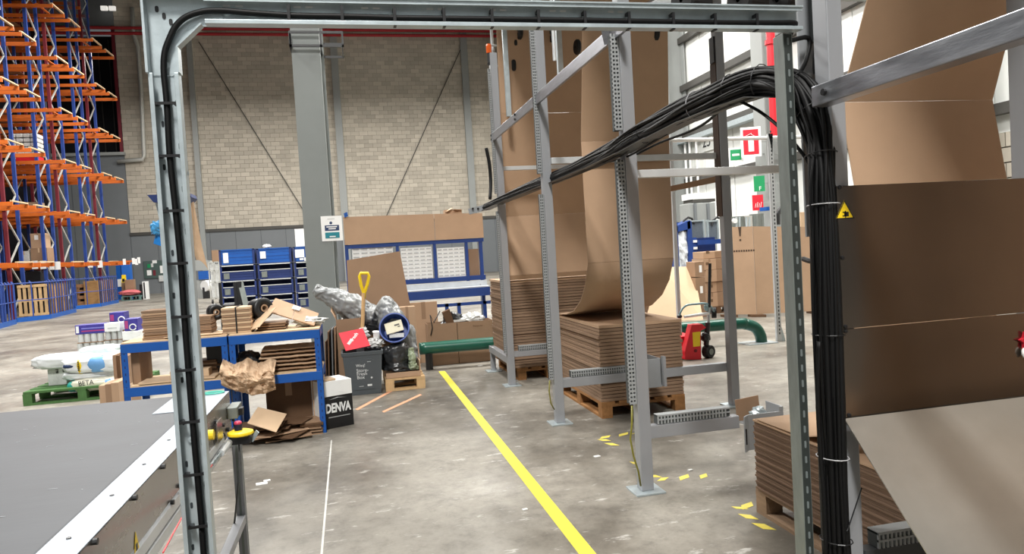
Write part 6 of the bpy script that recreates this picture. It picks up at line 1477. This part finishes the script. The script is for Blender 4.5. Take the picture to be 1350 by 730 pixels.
# tall board screen
P0, P1, P2 = atz(963, 418), atz(998, 417.5), atz(1078, 413)
t = thing('board_screen', (P0+P2)/2, 'tall wide brown board screen standing behind the slotted post', 'cardboard')
P2 = P0+(P2-P0)
zs_ = [at(964, 299, P0.y).z, at(998, 298, P1.y).z, at(1075, 292, P2.y).z]
v = Vector((.02, .2, 0)).normalized()*.02
for a, b, za, zb7 in ((P0, P1-(P1-P0).normalized()*.006, zs_[0], zs_[1]), (P1+(P2-P1).normalized()*.006, P2, zs_[1], zs_[2]-.1)):
    a = Vector((a.x, a.y, .05)); b = Vector((b.x, b.y, .05)); MB().prism([a, b, Vector((b.x, b.y, zb7)), Vector((a.x, a.y, za))], v).build('board', kraft, t)
d = (P1-P0).normalized(); MB().obox(P1+Vector((0, 0, .024)), d*.26, (0, .15, 0), (0, 0, .048)).build('foot_block', kraft_dk, t)
MB().obox(P0+Vector((0, .05, .024)), d*.26, (0, .15, 0), (0, 0, .048)).build('foot_block', kraft_dk, t); MB().obox(P2+Vector((0, .05, .024)), d*.26, (0, .15, 0), (0, 0, .048)).build('foot_block', kraft_dk, t)
brn = M('board_print', (70, 52, 38), .7)
pp = at(977, 306, P0.y); nrm = Vector((d.y, -d.x, 0)); pp = P0+d*((pp-P0).dot(d)); pp.z = at(977, 306, P0.y).z
m = MB(); m.prism([pp+nrm*.002+d*-.03+Vector((0, 0, .1)), pp+nrm*.002+d*.03+Vector((0, 0, .1)), pp+nrm*.002+d*.012+Vector((0, 0, -.08)), pp+nrm*.002+d*-.012+Vector((0, 0, -.08))], nrm*.002); m.build('exclamation_stroke', brn, t)
MB().obox(pp+nrm*.003+Vector((0, 0, -.15)), d*.035, nrm*.002, (0, 0, .035)).build('exclamation_dot', brn, t)
m = MB()
for k in range(9): m.obox(pp+nrm*.003+d*(-.12+.045*k)+Vector((0, 0, -.36)), d*.03, nrm*.002, (0, 0, .035))
m.build('print_line', brn, t, kind='stuff')
carton('tall_carton', 'tall pale carton rising behind the right end of the board screen', (at(1056, 300, 13.6).x, 13.6, 0), (at(1085, 300, 13.6).x, 14.2, at(1066, 279, 13.6).z), kraft_l)
# blue baler with white bale, tub machines and grey press
Ye = 16.5
ex = lambda px, Y=Ye: at(px, 330, Y).x
ez = lambda px, py, Y=Ye: at(px, py, Y).z
t = thing('baler', (ex(920), Ye+.6, 0), 'blue baling press with mesh windows left of the board screen', 'machine')
MB().box((ex(891), Ye+.4, 0), (ex(912), Ye+.5, ez(900, 292))).build('back_panel', blue_d, t)
for pa, pb in ((891, 895), (908, 913.5)): MB().box((ex(pa), Ye, 0), (ex(pb), Ye+.5, ez(900, 292))).build('column', blue_n, t)
MB().prism([(ex(893), Ye, ez(893, 298)), (ex(912), Ye, ez(912, 290)), (ex(912), Ye, ez(912, 301)), (ex(893), Ye, ez(893, 306))], (0, .45, 0)).build('head', blue_n, t)
m = MB()
for i in range(9): m.obox((ex(916.5), Ye-.02, ez(916, 318+9*i)), (.10, 0, 0), (0, .02, 0), (0, 0, .06))
MB().box((ex(913.6), Ye, 0), (ex(919), Ye+.05, ez(916, 313))).build('ladder_plate', blue_n, t); m.build('ladder_hole', white_p, t, kind='stuff')
MB().box((ex(919.2), Ye+.1, 0), (ex(946), Ye+.6, ez(930, 313))).build('blue_body', blue_d, t)
MB().box((ex(919), Ye-.1, ez(930, 322)), (ex(954), Ye+.0, ez(930, 316))).build('blue_beam', blue_n, t)
for pa, pb in ((915, 932), (939, 951)):
    MB().box((ex(pa), Ye+.2, ez(pa, 315)), (ex(pb), Ye+.24, ez(pa, 292))).build('mesh_window', M('window_%d' % pa, (92, 100, 108), .5, 0, .2, 30), t); MB().box((ex(pa)-.03, Ye+.17, ez(pa, 292)), (ex(pb)+.03, Ye+.25, ez(pa, 290))).build('window_rail', galv, t)
for pa in (914, 932.5, 938, 951.5): MB().box((ex(pa), Ye+.15, ez(pa, 316)), (ex(pa+1.8), Ye+.25, ez(pa, 289))).build('window_post', galv, t)
for px in (907, 945):
    MB().tube([at(px-7, 297, Ye+.2), at(px-5, 290, Ye+.2), at(px, 286.5, Ye+.2), at(px+5, 288, Ye+.2), at(px+8, 295, Ye+.2)], .03, 8).build('hose', black, t)
tag(MB().blob(((ex(902)), Ye+.18, ez(902, 329)), (.20, .16, .55), .35, 4, 26, 22, 61).build('film_bale', M('white_film', (222, 228, 232), .3, 0, .25, 9, .5)), 'white crumpled film bale inside the blue baling press', 'bale')
tag(MB().box((ex(897), Ye-.0, 0), (ex(907), Ye+.3, ez(902, 353))).build('bale_stand', blue_d), 'blue block carrying the white film bale', 'block')
Yo = 19.0
t = thing('grey_press', (ex(930, Yo), Yo, 0), 'tall pale grey press cabinet with two dark rods above the baler', 'machine')
MB().box((ex(911, Yo), Yo, 0), (ex(946, Yo), Yo+.6, ez(930, 267, Yo))).build('cabinet', grey_strip, t, bevel=.02)
for pa in (916.5, 933.5): MB().box((ex(pa, Yo), Yo-.1, ez(pa, 300, Yo)), (ex(pa+2.8, Yo), Yo-.02, ez(pa, 268, Yo))).build('rod', grey_wall, t)
MB().box((ex(914, Yo+.8), Yo+.8, ez(930, 262, Yo+.8)), (ex(946, Yo+.8), Yo+1.4, ez(930, 254, Yo+.8))).build('duct', white_p, t); MB().box((ex(916, Yo+.8), Yo+.75, ez(930, 266, Yo+.8)), (ex(945, Yo+.8), Yo+1.4, ez(930, 262.2, Yo+.8))).build('dark_gap', rail_dk, t)
MB().box((ex(916, Yo+.8), Yo+1.0, 0), (ex(944, Yo+.8), Yo+1.4, ez(930, 266, Yo+.8))).build('rear_body', grey_strip, t)
Ym = 15.5
t = thing('tub_machine', (ex(990, Ym), Ym, 0), 'grey tub machines showing above the top of the board screen', 'machine')
for pa, pb, tp in ((969, 993, 285), (1003, 1020, 281)): 
    MB().lathe(((ex(pa, Ym)+ex(pb, Ym))/2, Ym+.4, 0), [((ex(pb, Ym)-ex(pa, Ym))/2, 0), ((ex(pb, Ym)-ex(pa, Ym))/2, ez(pa, tp, Ym)), (.001, ez(pa, tp, Ym))], 20).build('tub', galv_d, t)
for px in (971, 975, 984, 988): MB().cyl(at(px, 286, Ym), at(px, 300, Ym), .025, 8).build('pipe', galv, t)
MB().cyl((ex(974, Ym), Ym+.3, ez(974, 285, Ym)), (ex(974, Ym), Ym+.3, ez(974, 232, Ym)), .035, 8).build('black_riser', black, t)
MB().cyl((ex(969.5, Ym), Ym, ez(969, 291, Ym)), (ex(969.5, Ym), Ym-.06, ez(969, 291, Ym)), .06, 10).build('gauge', white_p, t)
MB().box((ex(1016, Ym), Ym+.1, ez(1016, 277, Ym)), (ex(1023, Ym), Ym+.4, ez(1016, 272, Ym))).build('blue_cap', blue, t)
MB().tube([at(1025, 296, Ym), at(1025, 282, Ym), at(1029, 276, Ym), at(1035, 276, Ym)], .07, 8).build('black_hose', black, t)
MB().box((ex(993, Ym), Ym+.3, 0), (ex(1003, Ym), Ym+.7, ez(1000, 283, Ym))).build('bright_block', brace_w, t)
# tilted cardboard piece hung on the far rail
A, B_, Cc, D_ = at(884, 252, 6.5), at(950, 239, 6.5), at(952, 233, 7.0), at(884, 246, 7.0)
t = thing('hung_cardboard', A, 'long thin cardboard strip resting under the upper rail at the right', 'cardboard')
MB().prism([A, B_, B_+Vector((0, 0, .06)), A+Vector((0, 0, .05))], (0, .5, -.0)).build('strip', kraft_d, t)
# light fitting on the dark wall
p = at(142, 10, WY-.6); t = thing('flood_lamp', p, 'small twin flood lamp high on the far wall left', 'lamp')
for dx_ in (-.25, .25): MB().box((p.x+dx_-.2, WY-.6, p.z-.15), (p.x+dx_+.2, WY-.4, p.z+.12)).build('lamp_head', lamp_w, t)
MB().box((p.x-.3, WY-.4, p.z-.05), (p.x+.3, WY-.06, p.z+.05)).build('bracket', galv_d, t)
